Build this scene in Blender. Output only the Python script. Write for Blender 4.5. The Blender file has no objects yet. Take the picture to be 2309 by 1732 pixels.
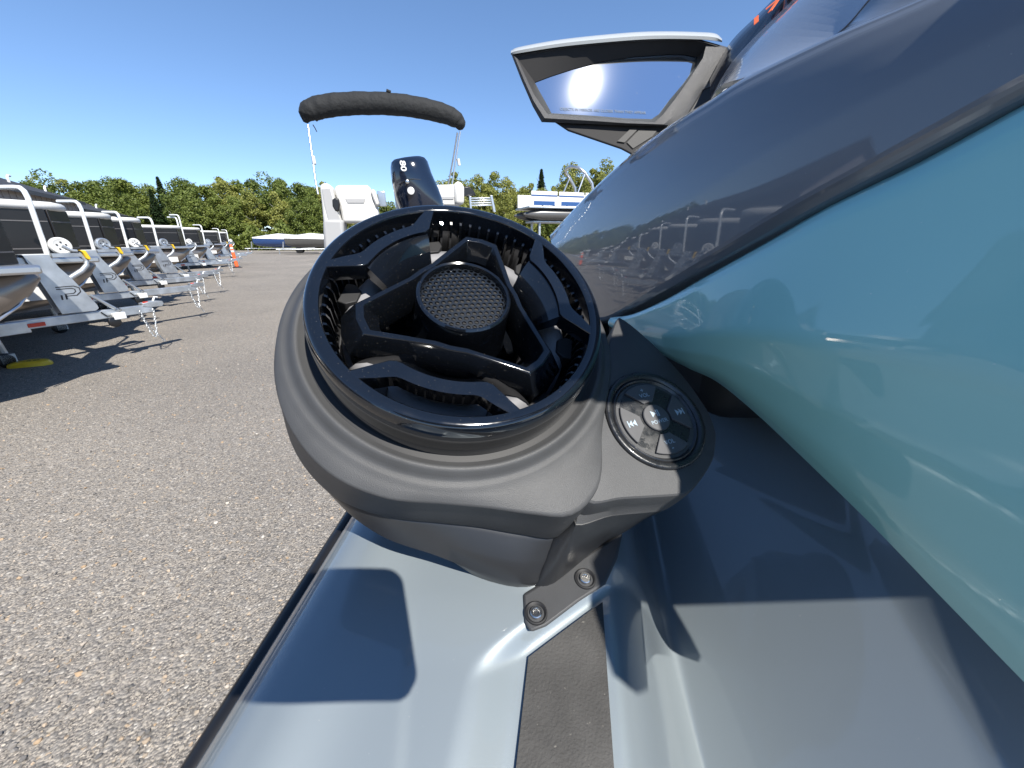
import bpy, bmesh, math, random
import numpy as np
from mathutils import Vector, Matrix, Quaternion

random.seed(7); rng = np.random.default_rng(7)
SC = bpy.context.scene
COL = SC.collection
R = math.radians

# ------------------------------------------------------------------ camera, sky, sun, exposure
EYE = 1.40                                    # lens height above the gravel
PITCH = R(20.6)
cam_data = bpy.data.cameras.new('camera')
cam_data.sensor_width = 36.0
cam_data.lens = 36.0 * 867.0 / 2309.0
cam_data.clip_start = 0.005; cam_data.clip_end = 3000
cam = bpy.data.objects.new('camera', cam_data); COL.objects.link(cam)
cam.location = (0, 0, EYE); cam.rotation_euler = (R(90) - PITCH, 0, 0)
SC.camera = cam

SUN = Vector((0.367, -0.561, 0.743)).normalized()      # towards the sun: behind and to the right
world = bpy.data.worlds.new('World'); SC.world = world; world.use_nodes = True
wn = world.node_tree; wn.nodes.clear()
wo = wn.nodes.new('ShaderNodeOutputWorld'); wb = wn.nodes.new('ShaderNodeBackground'); ws = wn.nodes.new('ShaderNodeTexSky')
ws.sky_type = 'NISHITA'; ws.sun_disc = False
ws.sun_elevation = math.asin(SUN.z); ws.sun_rotation = math.atan2(SUN.x, SUN.y)
ws.air_density = 1.0; ws.dust_density = 0.0; ws.ozone_density = 3.0; ws.altitude = 3500
wb.inputs['Strength'].default_value = 0.14
whs = wn.nodes.new('ShaderNodeHueSaturation'); whs.inputs['Saturation'].default_value = 1.15; whs.inputs['Value'].default_value = 1.0
wgm = wn.nodes.new('ShaderNodeGamma'); wgm.inputs['Gamma'].default_value = 0.80
wn.links.new(ws.outputs[0], wgm.inputs['Color']); wn.links.new(wgm.outputs[0], whs.inputs['Color']); wmx = wn.nodes.new('ShaderNodeMix'); wmx.data_type = 'RGBA'; wmx.blend_type = 'MULTIPLY'; wmx.inputs[0].default_value = 1; wmx.inputs[7].default_value = (0.985, 0.985, 1.02, 1)
wn.links.new(whs.outputs[0], wmx.inputs[6]); wn.links.new(wmx.outputs[2], wb.inputs[0]); wn.links.new(wb.outputs[0], wo.inputs[0])

sl = bpy.data.lights.new('sun', 'SUN'); sl.energy = 4.2; sl.angle = R(0.53); sl.color = (1.0, 0.955, 0.88)
so = bpy.data.objects.new('sun', sl); COL.objects.link(so)
so.rotation_euler = SUN.to_track_quat('Z', 'Y').to_euler(); so.location = SUN * 50

SC.view_settings.view_transform = 'Standard'; SC.view_settings.look = 'None'
SC.view_settings.exposure = 1.0; SC.view_settings.gamma = 1.0; SC.view_settings.use_curve_mapping = False
SC.render.engine = 'CYCLES'
SC.cycles.max_bounces = 10; SC.cycles.glossy_bounces = 6; SC.cycles.diffuse_bounces = 4
SC.cycles.sample_clamp_indirect = 8.0
SC.cycles.caustics_reflective = False; SC.cycles.caustics_refractive = False

# ------------------------------------------------------------------ measuring helpers (design space: metres, lens at origin)
FWD = np.array([0, math.cos(PITCH), -math.sin(PITCH)]); UPV = np.array([0, math.sin(PITCH), math.cos(PITCH)]); RGT = np.array([1.0, 0, 0])
ORG = np.array([0, 0, EYE])
def rn(x, y): return FWD + (866.0 - y) / 867.0 * UPV + (x - 1154.5) / 867.0 * RGT
KV = 2309.0 / 2212.0
def rv(x, y): return rn(x * KV, y * KV)
def pv(x, y, d): return ORG + rv(x, y) * d
def onz(x, y, z):                      # point of the world at height z seen at that place
    r = rn(x, y); return ORG + r * ((z - EYE) / r[2])

# ------------------------------------------------------------------ materials
MATS = {}
def nodes_of(m): return m.node_tree.nodes, m.node_tree.links
def mat(name, col, rough=0.5, metal=0.0, coat=0.0, coat_rough=0.03, spec=0.5, noise=None, bump=None, sheen=0.0, var=None):
    m = bpy.data.materials.new(name); m.use_nodes = True
    n, l = nodes_of(m); b = n['Principled BSDF']
    b.inputs['Base Color'].default_value = (*col, 1); b.inputs['Roughness'].default_value = rough
    b.inputs['Metallic'].default_value = metal; b.inputs['Coat Weight'].default_value = coat
    b.inputs['Coat Roughness'].default_value = coat_rough; b.inputs['Specular IOR Level'].default_value = spec
    b.inputs['Sheen Weight'].default_value = sheen
    tc = n.new('ShaderNodeTexCoord')
    if var:                                   # (scale, amount) broad colour variation
        t = n.new('ShaderNodeTexNoise'); t.inputs['Scale'].default_value = var[0]; t.inputs['Detail'].default_value = 6
        l.new(tc.outputs['Object'], t.inputs['Vector'])
        mp = n.new('ShaderNodeMapRange'); mp.inputs[1].default_value = 0.3; mp.inputs[2].default_value = 0.7
        mp.inputs[3].default_value = 1 - var[1]; mp.inputs[4].default_value = 1 + var[1]
        l.new(t.outputs['Fac'], mp.inputs[0])
        mx = n.new('ShaderNodeMix'); mx.data_type = 'RGBA'; mx.blend_type = 'MULTIPLY'; mx.inputs[0].default_value = 1
        mx.inputs[6].default_value = (*col, 1); l.new(mp.outputs[0], mx.inputs[7]); l.new(mx.outputs[2], b.inputs['Base Color'])
    if noise:                                 # (scale, lo, hi) roughness wear
        t = n.new('ShaderNodeTexNoise'); t.inputs['Scale'].default_value = noise[0]; t.inputs['Detail'].default_value = 8
        l.new(tc.outputs['Object'], t.inputs['Vector'])
        mp = n.new('ShaderNodeMapRange'); mp.inputs[1].default_value = 0.35; mp.inputs[2].default_value = 0.7
        mp.inputs[3].default_value = noise[1]; mp.inputs[4].default_value = noise[2]
        l.new(t.outputs['Fac'], mp.inputs[0]); l.new(mp.outputs[0], b.inputs['Roughness'])
    if bump:                                  # (kind, scale, distance, strength)
        if bump[0] == 'noise':
            t = n.new('ShaderNodeTexNoise'); t.inputs['Detail'].default_value = 4; o = t.outputs['Fac']
        else:
            t = n.new('ShaderNodeTexVoronoi'); t.feature = 'F1'; o = t.outputs['Distance']
        t.inputs['Scale'].default_value = bump[1]; l.new(tc.outputs['Object'], t.inputs['Vector'])
        bp = n.new('ShaderNodeBump'); bp.inputs['Distance'].default_value = bump[2]; bp.inputs['Strength'].default_value = bump[3]
        l.new(o, bp.inputs['Height']); l.new(bp.outputs[0], b.inputs['Normal'])
    MATS[name] = m
    return m

def speckle_dust(m, scale, amount, col=(0.55, 0.5, 0.42), lo=0.68):
    """fine dust flecks on a glossy surface: rough, pale specks"""
    n, l = nodes_of(m); b = n['Principled BSDF']
    tc = n.new('ShaderNodeTexCoord'); v = n.new('ShaderNodeTexNoise'); v.inputs['Scale'].default_value = scale; v.inputs['Detail'].default_value = 3
    l.new(tc.outputs['Object'], v.inputs['Vector'])
    rp = n.new('ShaderNodeMapRange'); rp.inputs[1].default_value = lo; rp.inputs[2].default_value = lo + 0.08; rp.inputs[4].default_value = amount
    l.new(v.outputs['Fac'], rp.inputs[0])
    src = b.inputs['Base Color'].links[0].from_socket if b.inputs['Base Color'].links else None
    mx = n.new('ShaderNodeMix'); mx.data_type = 'RGBA'
    if src: l.new(src, mx.inputs[6])
    else: mx.inputs[6].default_value = b.inputs['Base Color'].default_value
    mx.inputs[7].default_value = (*col, 1); l.new(rp.outputs[0], mx.inputs[0]); l.new(mx.outputs[2], b.inputs['Base Color'])

def metallic_flake(m, amount=0.25, scale=2600):
    """metal-flake paint: tiny tilt of the base normal under a clear coat"""
    n, l = nodes_of(m); b = n['Principled BSDF']
    tc = n.new('ShaderNodeTexCoord'); v = n.new('ShaderNodeTexVoronoi'); v.inputs['Scale'].default_value = scale
    l.new(tc.outputs['Object'], v.inputs['Vector'])
    bp = n.new('ShaderNodeBump'); bp.inputs['Strength'].default_value = amount; bp.inputs['Distance'].default_value = 0.0004
    l.new(v.outputs['Color'], bp.inputs['Height']); l.new(bp.outputs[0], b.inputs['Normal'])

mat('silver_paint', (0.225, 0.26, 0.28), 0.42, 0.32, 1.0, 0.025)
metallic_flake(MATS['silver_paint'], 0.12)
mat('teal_paint', (0.31, 0.66, 0.63), 0.40, 0.0, 1.0, 0.02, noise=None, var=(3, 0.03))
mat('grey_paint', (0.15, 0.165, 0.185), 0.35, 0.15, 1.0, 0.02)
speckle_dust(MATS['grey_paint'], 420, 0.35, lo=0.74); speckle_dust(MATS['teal_paint'], 380, 0.5, (.8, .85, .85), lo=0.745); speckle_dust(MATS['silver_paint'], 500, 0.5, (.6, .58, .52), lo=0.735)
mat('hood_light_grey', (0.30, 0.33, 0.38), 0.4, 0.25, 0.8, 0.03)
mat('navy_plastic', (0.012, 0.018, 0.03), 0.25, 0, 0.5)
mat('pod_plastic', (0.056, 0.057, 0.059), 0.52, 0, spec=0.4, bump=('voronoi', 2000, 0.0004, 0.30), var=(40, 0.10))
mat('satin_dark', (0.020, 0.021, 0.023), 0.33, 0, var=(30, 0.1), bump=('noise', 700, 0.0003, 0.08))
mat('mirror_plastic', (0.055, 0.055, 0.057), 0.55, 0, bump=('voronoi', 900, 0.0008, 0.5), var=(60, 0.12))
mat('gloss_black', (0.004, 0.005, 0.007), 0.10, 0, 0.5, 0.02, noise=(70, 0.04, 0.14))
speckle_dust(MATS['gloss_black'], 1000, 0.22)
mat('ring_black', (0.0045, 0.006, 0.009), 0.12, 0, 0.8, 0.02, noise=(60, 0.06, 0.20))
speckle_dust(MATS['ring_black'], 900, 0.16)
mat('matte_black', (0.012, 0.012, 0.013), 0.6)
mat('mesh_black', (0.006, 0.009, 0.014), 0.34)
mat('rubber_grey', (0.19, 0.19, 0.20), 0.6, var=(50, 0.12))
mat('button_rubber', (0.075, 0.075, 0.078), 0.6, var=(90, 0.08))
mat('pad_black', (0.018, 0.019, 0.021), 0.26, 0, 0.3, 0.1, noise=(160, 0.2, 0.5), bump=('noise', 900, 0.0005, 0.2))
speckle_dust(MATS['pad_black'], 1100, 0.35)
mat('mat_foam', (0.055, 0.053, 0.050), 0.9, var=(22, 0.34), bump=('noise', 620, 0.0012, 0.7))
speckle_dust(MATS['mat_foam'], 330, 0.4, (.3, .28, .24), lo=0.70)
mat('rub_rail', (0.010, 0.010, 0.011), 0.35, noise=(30, 0.25, 0.5))
mat('steel_screw', (0.55, 0.54, 0.52), 0.25, 1.0)
mat('print_white', (0.34, 0.42, 0.48), 0.6)
mat('print_grey', (0.10, 0.14, 0.20), 0.6)
mat('print_orange', (0.85, 0.16, 0.04), 0.5)
mat('print_dark', (0.03, 0.03, 0.035), 0.6)
mat('cap_paint', (0.40, 0.42, 0.42), 0.38, 0.0, 0.5, 0.1)
mat('galvanised', (0.47, 0.50, 0.53), 0.42, 0.75, var=(7, 0.2), noise=(9, 0.32, 0.6))
mat('bright_tube', (0.80, 0.81, 0.80), 0.35, 0.25)
mat('white_gel', (0.68, 0.68, 0.66), 0.35, var=(2, 0.05))
mat('white_vinyl', (0.66, 0.65, 0.62), 0.55, var=(3, 0.06))
mat('grey_vinyl', (0.36, 0.36, 0.36), 0.6)
mat('fence_black', (0.012, 0.011, 0.011), 0.35, 0, 0.1, 0.05, var=(2, 0.2))
mat('tube_brown', (0.27, 0.235, 0.205), 0.28, 0.65, var=(1.5, 0.2))
mat('aluminium', (0.62, 0.63, 0.64), 0.32, 0.9)
mat('safety_orange', (0.95, 0.13, 0.03), 0.45)
mat('reflector_red', (0.55, 0.045, 0.02), 0.3)
mat('yellow_plastic', (0.78, 0.50, 0.02), 0.45, var=(12, 0.1))
mat('blue_gel', (0.02, 0.07, 0.22), 0.2, 0, 0.6)
mat('grey_gel', (0.09, 0.088, 0.085), 0.25, 0, 0.5)
mat('navy_cowl', (0.007, 0.012, 0.026), 0.14, 0, 0.8, 0.03)
mat('canvas_black', (0.008, 0.009, 0.010), 0.8, sheen=0.03, bump=('noise', 9, 0.05, 0.5))
mat('bin_blue', (0.02, 0.045, 0.10), 0.4)
mat('siding', (0.30, 0.275, 0.27), 0.75, var=(0.6, 0.06))
mat('roof_dark', (0.035, 0.035, 0.038), 0.7)
mat('trim_grey', (0.12, 0.115, 0.115), 0.6)
mat('bark', (0.16, 0.145, 0.125), 0.9, var=(5, 0.3))
mat('bark_pale', (0.42, 0.40, 0.36), 0.9, var=(5, 0.3))
mat('stone_white', (0.55, 0.53, 0.49), 0.8, var=(3, 0.15))
mat('cavity_black', (0.022, 0.021, 0.021), 0.8)
mat('phone_black', (0.02, 0.02, 0.022), 0.3)

def mirror_mat():
    m = bpy.data.materials.new('mirror_glass'); m.use_nodes = True
    n, l = nodes_of(m); n.clear()
    out = n.new('ShaderNodeOutputMaterial')
    g1 = n.new('ShaderNodeBsdfGlossy'); g1.inputs['Roughness'].default_value = 0.0; g1.inputs['Color'].default_value = (0.60, 0.70, 0.80, 1)
    g2 = n.new('ShaderNodeBsdfGlossy'); g2.inputs['Roughness'].default_value = 0.10; g2.inputs['Color'].default_value = (0.5, 0.5, 0.5, 1)
    df = n.new('ShaderNodeBsdfDiffuse'); df.inputs['Color'].default_value = (0.7, 0.7, 0.68, 1)
    tc = n.new('ShaderNodeTexCoord')
    v = n.new('ShaderNodeTexVoronoi'); v.inputs['Scale'].default_value = 110; v.inputs['Randomness'].default_value = 1
    l.new(tc.outputs['Object'], v.inputs['Vector'])
    z = n.new('ShaderNodeTexNoise'); z.inputs['Scale'].default_value = 34; z.inputs['Detail'].default_value = 4; l.new(tc.outputs['Object'], z.inputs['Vector'])
    dd = n.new('ShaderNodeMapRange'); dd.inputs[1].default_value = 0.05; dd.inputs[2].default_value = 0.16; dd.inputs[3].default_value = 1; dd.inputs[4].default_value = 0
    l.new(v.outputs['Distance'], dd.inputs[0])
    zz = n.new('ShaderNodeMapRange'); zz.inputs[1].default_value = 0.55; zz.inputs[2].default_value = 0.68; l.new(z.outputs['Fac'], zz.inputs[0])
    mu = n.new('ShaderNodeMath'); mu.operation = 'MULTIPLY'; l.new(dd.outputs[0], mu.inputs[0]); l.new(zz.outputs[0], mu.inputs[1])
    sc = n.new('ShaderNodeMath'); sc.operation = 'MULTIPLY_ADD'; sc.inputs[1].default_value = 0.30; sc.inputs[2].default_value = 0.03; l.new(mu.outputs[0], sc.inputs[0])
    a = n.new('ShaderNodeMixShader'); a.inputs[0].default_value = 0.0045; l.new(g1.outputs[0], a.inputs[1]); l.new(g2.outputs[0], a.inputs[2])
    b = n.new('ShaderNodeMixShader'); l.new(sc.outputs[0], b.inputs[0]); l.new(a.outputs[0], b.inputs[1]); l.new(df.outputs[0], b.inputs[2])
    l.new(b.outputs[0], out.inputs[0]); MATS['mirror_glass'] = m
mirror_mat()

def ground_mat():
    m = bpy.data.materials.new('gravel'); m.use_nodes = True
    n, l = nodes_of(m); b = n['Principled BSDF']; b.inputs['Roughness'].default_value = 0.85; b.inputs['Specular IOR Level'].default_value = 0.3
    tc = n.new('ShaderNodeTexCoord')
    def vor(s, feat='F1'):
        v = n.new('ShaderNodeTexVoronoi'); v.feature = feat; v.inputs['Scale'].default_value = s; l.new(tc.outputs['Object'], v.inputs['Vector']); return v
    def ramp(src, pts):
        r = n.new('ShaderNodeValToRGB'); e = r.color_ramp.elements
        e[0].position, e[0].color = pts[0][0], (*pts[0][1], 1); e[1].position, e[1].color = pts[-1][0], (*pts[-1][1], 1)
        for p_, c_ in pts[1:-1]:
            k = e.new(p_); k.color = (*c_, 1)
        l.new(src, r.inputs[0]); return r
    wp = n.new('ShaderNodeTexNoise'); wp.inputs['Scale'].default_value = 60; l.new(tc.outputs['Object'], wp.inputs['Vector'])
    v1 = vor(112); v2 = vor(240); v3 = vor(38)
    sep = n.new('ShaderNodeSeparateColor'); l.new(v1.outputs['Color'], sep.inputs[0])
    sep2 = n.new('ShaderNodeSeparateColor'); l.new(v2.outputs['Color'], sep2.inputs[0])
    c1 = ramp(sep.outputs[0], [(0, (0.105, 0.100, 0.096)), (0.35, (0.165, 0.156, 0.146)), (0.65, (0.215, 0.200, 0.184)), (0.86, (0.275, 0.252, 0.222)), (0.95, (0.37, 0.35, 0.32)), (1.0, (0.33, 0.25, 0.17))])
    c2 = ramp(sep2.outputs[0], [(0, (0.07, 0.066, 0.063)), (0.5, (0.175, 0.160, 0.145)), (1, (0.32, 0.29, 0.25))])
    mx = n.new('ShaderNodeMix'); mx.data_type = 'RGBA'
    nz = n.new('ShaderNodeTexNoise'); nz.inputs['Scale'].default_value = 25; nz.inputs['Detail'].default_value = 5; l.new(tc.outputs['Object'], nz.inputs['Vector'])
    nr = n.new('ShaderNodeMapRange'); nr.inputs[1].default_value = 0.42; nr.inputs[2].default_value = 0.58; l.new(nz.outputs['Fac'], nr.inputs[0])
    l.new(nr.outputs[0], mx.inputs[0]); l.new(c1.outputs[0], mx.inputs[6]); l.new(c2.outputs[0], mx.inputs[7])
    # dark gaps between stones
    gap = ramp(v1.outputs['Distance'], [(0.0, (1, 1, 1)), (0.55, (1, 1, 1)), (0.95, (0.55, 0.55, 0.55))])
    m2 = n.new('ShaderNodeMix'); m2.data_type = 'RGBA'; m2.blend_type = 'MULTIPLY'; m2.inputs[0].default_value = 1
    l.new(mx.outputs[2], m2.inputs[6]); l.new(gap.outputs[0], m2.inputs[7])
    big = n.new('ShaderNodeTexNoise'); big.inputs['Scale'].default_value = 0.35; big.inputs['Detail'].default_value = 9; big.inputs['Roughness'].default_value = 0.65
    l.new(tc.outputs['Object'], big.inputs['Vector'])
    br = ramp(big.outputs['Fac'], [(0.28, (1.03, 1.01, 0.98)), (0.72, (1.50, 1.46, 1.39))])
    m3 = n.new('ShaderNodeMix'); m3.data_type = 'RGBA'; m3.blend_type = 'MULTIPLY'; m3.inputs[0].default_value = 1
    l.new(m2.outputs[2], m3.inputs[6]); l.new(br.outputs[0], m3.inputs[7]); l.new(m3.outputs[2], b.inputs['Base Color'])
    inv = n.new('ShaderNodeMath'); inv.operation = 'SUBTRACT'; inv.inputs[0].default_value = 1; l.new(v1.outputs['Distance'], inv.inputs[1])
    add = n.new('ShaderNodeMath'); add.operation = 'MULTIPLY_ADD'; add.inputs[1].default_value = -0.6; l.new(v3.outputs['Distance'], add.inputs[0]); l.new(inv.outputs[0], add.inputs[2])
    bp = n.new('ShaderNodeBump'); bp.inputs['Strength'].default_value = 0.7; bp.inputs['Distance'].default_value = 0.008
    l.new(add.outputs[0], bp.inputs['Height']); l.new(bp.outputs[0], b.inputs['Normal']); MATS['gravel'] = m
    p = bpy.data.materials.new('pebble'); p.use_nodes = True; n, l = nodes_of(p); b = n['Principled BSDF']; b.inputs['Roughness'].default_value = 0.8
    g = n.new('ShaderNodeNewGeometry'); r = n.new('ShaderNodeValToRGB'); e = r.color_ramp.elements
    e[0].color = (0.10, 0.095, 0.09, 1); e[1].color = (0.46, 0.42, 0.37, 1); e[1].position = 1
    for p_, c_ in ((0.4, (0.19, 0.175, 0.16)), (0.75, (0.28, 0.25, 0.21)), (0.9, (0.36, 0.25, 0.15))):
        k = e.new(p_); k.color = (*c_, 1)
    l.new(g.outputs['Random Per Island'], r.inputs[0]); l.new(r.outputs[0], b.inputs['Base Color']); MATS['pebble'] = p
ground_mat()

def leaf_mat(name, c1, c2):
    m = bpy.data.materials.new(name); m.use_nodes = True
    n, l = nodes_of(m); b = n['Principled BSDF']; b.inputs['Roughness'].default_value = 0.6
    g = n.new('ShaderNodeNewGeometry'); oi = n.new('ShaderNodeObjectInfo')
    mx = n.new('ShaderNodeMix'); mx.data_type = 'RGBA'; mx.inputs[6].default_value = (*c1, 1); mx.inputs[7].default_value = (*c2, 1)
    ad = n.new('ShaderNodeMath'); ad.operation = 'MULTIPLY_ADD'; ad.inputs[1].default_value = 0.6
    l.new(g.outputs['Random Per Island'], ad.inputs[0])
    s = n.new('ShaderNodeMath'); s.operation = 'MULTIPLY'; s.inputs[1].default_value = 0.4; l.new(oi.outputs['Random'], s.inputs[0]); l.new(s.outputs[0], ad.inputs[2])
    l.new(ad.outputs[0], mx.inputs[0]); l.new(mx.outputs[2], b.inputs['Base Color'])
    tr = n.new('ShaderNodeBsdfTranslucent'); l.new(mx.outputs[2], tr.inputs['Color'])
    ms = n.new('ShaderNodeMixShader'); ms.inputs[0].default_value = 0.38
    out = n['Material Output']; l.new(b.outputs[0], ms.inputs[1]); l.new(tr.outputs[0], ms.inputs[2]); l.new(ms.outputs[0], out.inputs[0])
    MATS[name] = m
leaf_mat('leaf_green', (0.085, 0.125, 0.022), (0.21, 0.25, 0.05))
leaf_mat('leaf_sunny', (0.17, 0.20, 0.04), (0.34, 0.34, 0.085))
leaf_mat('leaf_spruce', (0.022, 0.05, 0.018), (0.05, 0.085, 0.025))

# ------------------------------------------------------------------ mesh helpers
def tag(o, label=None, cat=None, group=None, kind=None):
    if label: o['label'] = label
    if cat: o['category'] = cat
    if group: o['group'] = group
    if kind: o['kind'] = kind
    return o
def thing(name, label, cat, loc=(0, 0, 0), rz=0.0, group=None):
    o = bpy.data.objects.new(name, None); o.empty_display_size = 0.1; COL.objects.link(o)
    o.location = loc; o.rotation_euler = (0, 0, rz)
    return tag(o, label, cat, group)
def root_of(o):
    off = Vector(o.location)
    while o.parent: o = o.parent; off += Vector(o.location)
    return off
def obj(name, data, material, parent=None, sharp=35, world_space=False, bevel=None, solid=None, mats=None):
    """data: bmesh or (verts, faces).  One mesh object."""
    me = bpy.data.meshes.new(name)
    if isinstance(data, bmesh.types.BMesh):
        bmesh.ops.recalc_face_normals(data, faces=data.faces[:]); data.to_mesh(me); data.free()
    else:
        me.from_pydata([tuple(map(float, v)) for v in data[0]], [], [tuple(f) for f in data[1]])
    if world_space and parent is not None:
        off = root_of(parent); me.transform(Matrix.Translation(-off))
    me.materials.append(MATS[material])
    if sharp is not None:
        for p in me.polygons: p.use_smooth = True
        try: me.set_sharp_from_angle(angle=R(sharp))
        except Exception: pass
    me.update()
    o = bpy.data.objects.new(name, me); COL.objects.link(o)
    if parent is not None: o.parent = parent
    if solid:
        s = o.modifiers.new('thickness', 'SOLIDIFY'); s.thickness = solid; s.offset = -1
    if bevel:
        b = o.modifiers.new('edge', 'BEVEL'); b.width = bevel; b.segments = 2; b.limit_method = 'ANGLE'; b.angle_limit = R(40); b.harden_normals = False
    return o
def box(bm, c, s, rot=None):
    m = Matrix.Translation(Vector(c)) @ (rot.to_4x4() if rot is not None else Matrix()) @ Matrix.Diagonal((s[0], s[1], s[2], 1))
    return bmesh.ops.create_cube(bm, size=1.0, matrix=m)['verts']
def tube(bm, pts, r, n=10, cap=True, flat=1.0):
    pts = [Vector(p) for p in pts]; rs = r if isinstance(r, (list, tuple)) else [r] * len(pts)
    t0 = (pts[1] - pts[0]).normalized(); up = Vector((0, 0, 1)) if abs(t0.z) < 0.9 else Vector((1, 0, 0))
    x = t0.cross(up).normalized(); rings = []
    for i, p in enumerate(pts):
        t = ((pts[min(i + 1, len(pts) - 1)] - pts[max(i - 1, 0)])).normalized()
        x = (x - t * x.dot(t)).normalized(); y = t.cross(x)
        rings.append([bm.verts.new(p + rs[i] * (math.cos(2 * math.pi * k / n) * x + flat * math.sin(2 * math.pi * k / n) * y)) for k in range(n)])
    for a, b in zip(rings, rings[1:]):
        for k in range(n): bm.faces.new((a[k], a[(k + 1) % n], b[(k + 1) % n], b[k]))
    if cap: bm.faces.new(rings[0][::-1]); bm.faces.new(rings[-1])
    return rings
def loops(bm, rings, cap0=True, cap1=True, closed=True):
    vs = [[bm.verts.new(tuple(p)) for p in r] for r in rings]; n = len(vs[0])
    for a, b in zip(vs, vs[1:]):
        for k in range(n if closed else n - 1):
            try: bm.faces.new((a[k], a[(k + 1) % n], b[(k + 1) % n], b[k]))
            except ValueError: pass
    if cap0: bm.faces.new(vs[0][::-1])
    if cap1: bm.faces.new(vs[-1])
    return vs
def prism(bm, poly, fr, h0, h1):
    """poly in 2-D, fr = function (a, b, n) -> point, extruded between n = h0 and h1"""
    a = [bm.verts.new(tuple(fr(p[0], p[1], h0))) for p in poly]; b = [bm.verts.new(tuple(fr(p[0], p[1], h1))) for p in poly]
    n = len(poly)
    for k in range(n): bm.faces.new((a[k], a[(k + 1) % n], b[(k + 1) % n], b[k]))
    bm.faces.new(a[::-1]); bm.faces.new(b)
def crom(P, n):
    """Catmull-Rom resample of control points (k x 3 array) at n even parameter steps"""
    P = np.asarray(P, float); k = len(P); out = []
    E = np.vstack([2 * P[0] - P[1], P, 2 * P[-1] - P[-2]])
    for t in np.linspace(0, k - 1, n):
        i = min(int(t), k - 2); f = t - i; a, b, c, d = E[i:i + 4]
        out.append(0.5 * (2 * b + (c - a) * f + (2 * a - 5 * b + 4 * c - d) * f * f + (3 * b - a - 3 * c + d) * f ** 3))
    return np.array(out)
def grid_mesh(G):
    G = np.asarray(G); nr, nc = G.shape[:2]
    f = [(i * nc + j, i * nc + j + 1, (i + 1) * nc + j + 1, (i + 1) * nc + j) for i in range(nr - 1) for j in range(nc - 1)]
    return G.reshape(-1, 3), f
def patch(rows, nu, nv):
    """rows: list of control rows -> smooth grid mesh"""
    A = np.array([crom(r, nu) for r in rows]); B = np.array([crom(A[:, j], nv) for j in range(nu)]).transpose(1, 0, 2)
    return grid_mesh(B)
def text_mesh(body, size, extrude=0.0002, align='CENTER', shear=0.0, bold=0.0):
    cu = bpy.data.curves.new('lettering', 'FONT'); cu.body = body; cu.size = size; cu.extrude = extrude; cu.align_x = align; cu.align_y = 'CENTER'
    cu.shear = shear; cu.offset = bold; cu.resolution_u = 3
    o = bpy.data.objects.new('lettering', cu); COL.objects.link(o)
    bpy.context.view_layer.update(); dg = bpy.context.evaluated_depsgraph_get()
    me = bpy.data.meshes.new_from_object(o.evaluated_get(dg))
    v = [tuple(x.co) for x in me.vertices]; f = [tuple(p.vertices) for p in me.polygons]
    bpy.data.objects.remove(o); bpy.data.curves.remove(cu); bpy.data.meshes.remove(me)
    return v, f
def place(vf, fr):
    return [fr(*p) for p in vf[0]], vf[1]
def copy_tree(o, parent=None):
    c = o.copy(); COL.objects.link(c); c.parent = parent
    for ch in list(o.children): copy_tree(ch, c)
    return c

# ------------------------------------------------------------------ ground
tag(obj('ground', ([(-900, -900, 0), (900, -900, 0), (900, 900, 0), (-900, 900, 0)], [(0, 1, 2, 3)]), 'gravel', sharp=None), 'grey gravel yard surface with mixed small stones', kind='structure')

def smooth(t): t = np.clip(t, 0, 1); return t * t * (3 - 2 * t)

# ------------------------------------------------------------------ personal watercraft
craft = thing('personal_watercraft', 'teal, grey and silver personal watercraft filling the right and bottom of the photo', 'watercraft', (0.25, 0.1, 0.35))
def cpart(name, data, m, parent=craft, **k): return obj(name, data, m, parent, world_space=True, **k)

def x_mid(Y): return 0.43 + 0.16 * (Y - 0.19)        # centreline of the craft
TILT = 0.20                                # bow-up tilt of the craft on its stand
def x_left(Y): return -0.179 + 0.16 * (Y - 0.12) + 0.9 * np.maximum(0, Y - 0.36) ** 2
def x_mat0(Y): return 0.0067 + 0.168 * (Y - 0.176)
def x_mat1(Y): return 0.069 + 0.13 * (Y - 0.216)
def y_front(X): return 0.176 + 0.642 * (X - 0.0067)
def deck_z(X, Y):
    t = X - x_left(Y); u = t - 0.012
    g = -0.2445 - 0.020 * np.exp(-t / 0.012) + 0.009 * np.exp(-(np.maximum(0, np.abs(t - 0.040) - 0.004) / 0.030) ** 2) - 0.25 * (t - 0.11) ** 2
    cr = t - 0.108 - 0.30 * (0.16 - Y)
    g = g - 0.0016 * (0.5 + 0.5 * np.tanh(cr / 0.0022)) * smooth((0.21 - Y) / 0.05)                  # shallow step in place of a reflected double line
    sl = smooth((X - x_mat0(Y) + 0.034) / 0.040); sf = smooth((y_front(X) - Y + 0.013) / 0.013)
    z = g - 0.011 * sl * sf
    q = (X - x_mat1(Y) - 0.004) / 0.085
    fl = -0.385 + 0.98 * np.maximum(0, X - 0.15) ** 1.15 / 0.85
    w = (1 - np.cos(np.clip(q, 0, 1) * math.pi)) / 2
    z = np.where(q > 0, z * (1 - w) + fl * w, z)
    xw = 0.2725 + 0.18 * (Y - 0.127)
    z = z + 0.22 * smooth((X - xw) / 0.16)
    cap = -0.185; z = np.where(X > 0.2, cap - np.logaddexp(0, (cap - z) / 0.012) * 0.012, z)
    return z + TILT * (Y - 0.19)
Ys = np.concatenate([np.linspace(-1.3, -0.42, 24), np.linspace(-0.4, 0.05, 60), np.linspace(0.053, 0.30, 110), np.linspace(0.305, 1.16, 90)])
ss = np.concatenate([np.linspace(0, 0.075, 26), np.linspace(0.08, 0.23, 40), np.linspace(0.233, 0.55, 110), np.linspace(0.555, 1, 90)])
G = np.zeros((len(Ys), len(ss), 3))
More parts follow.
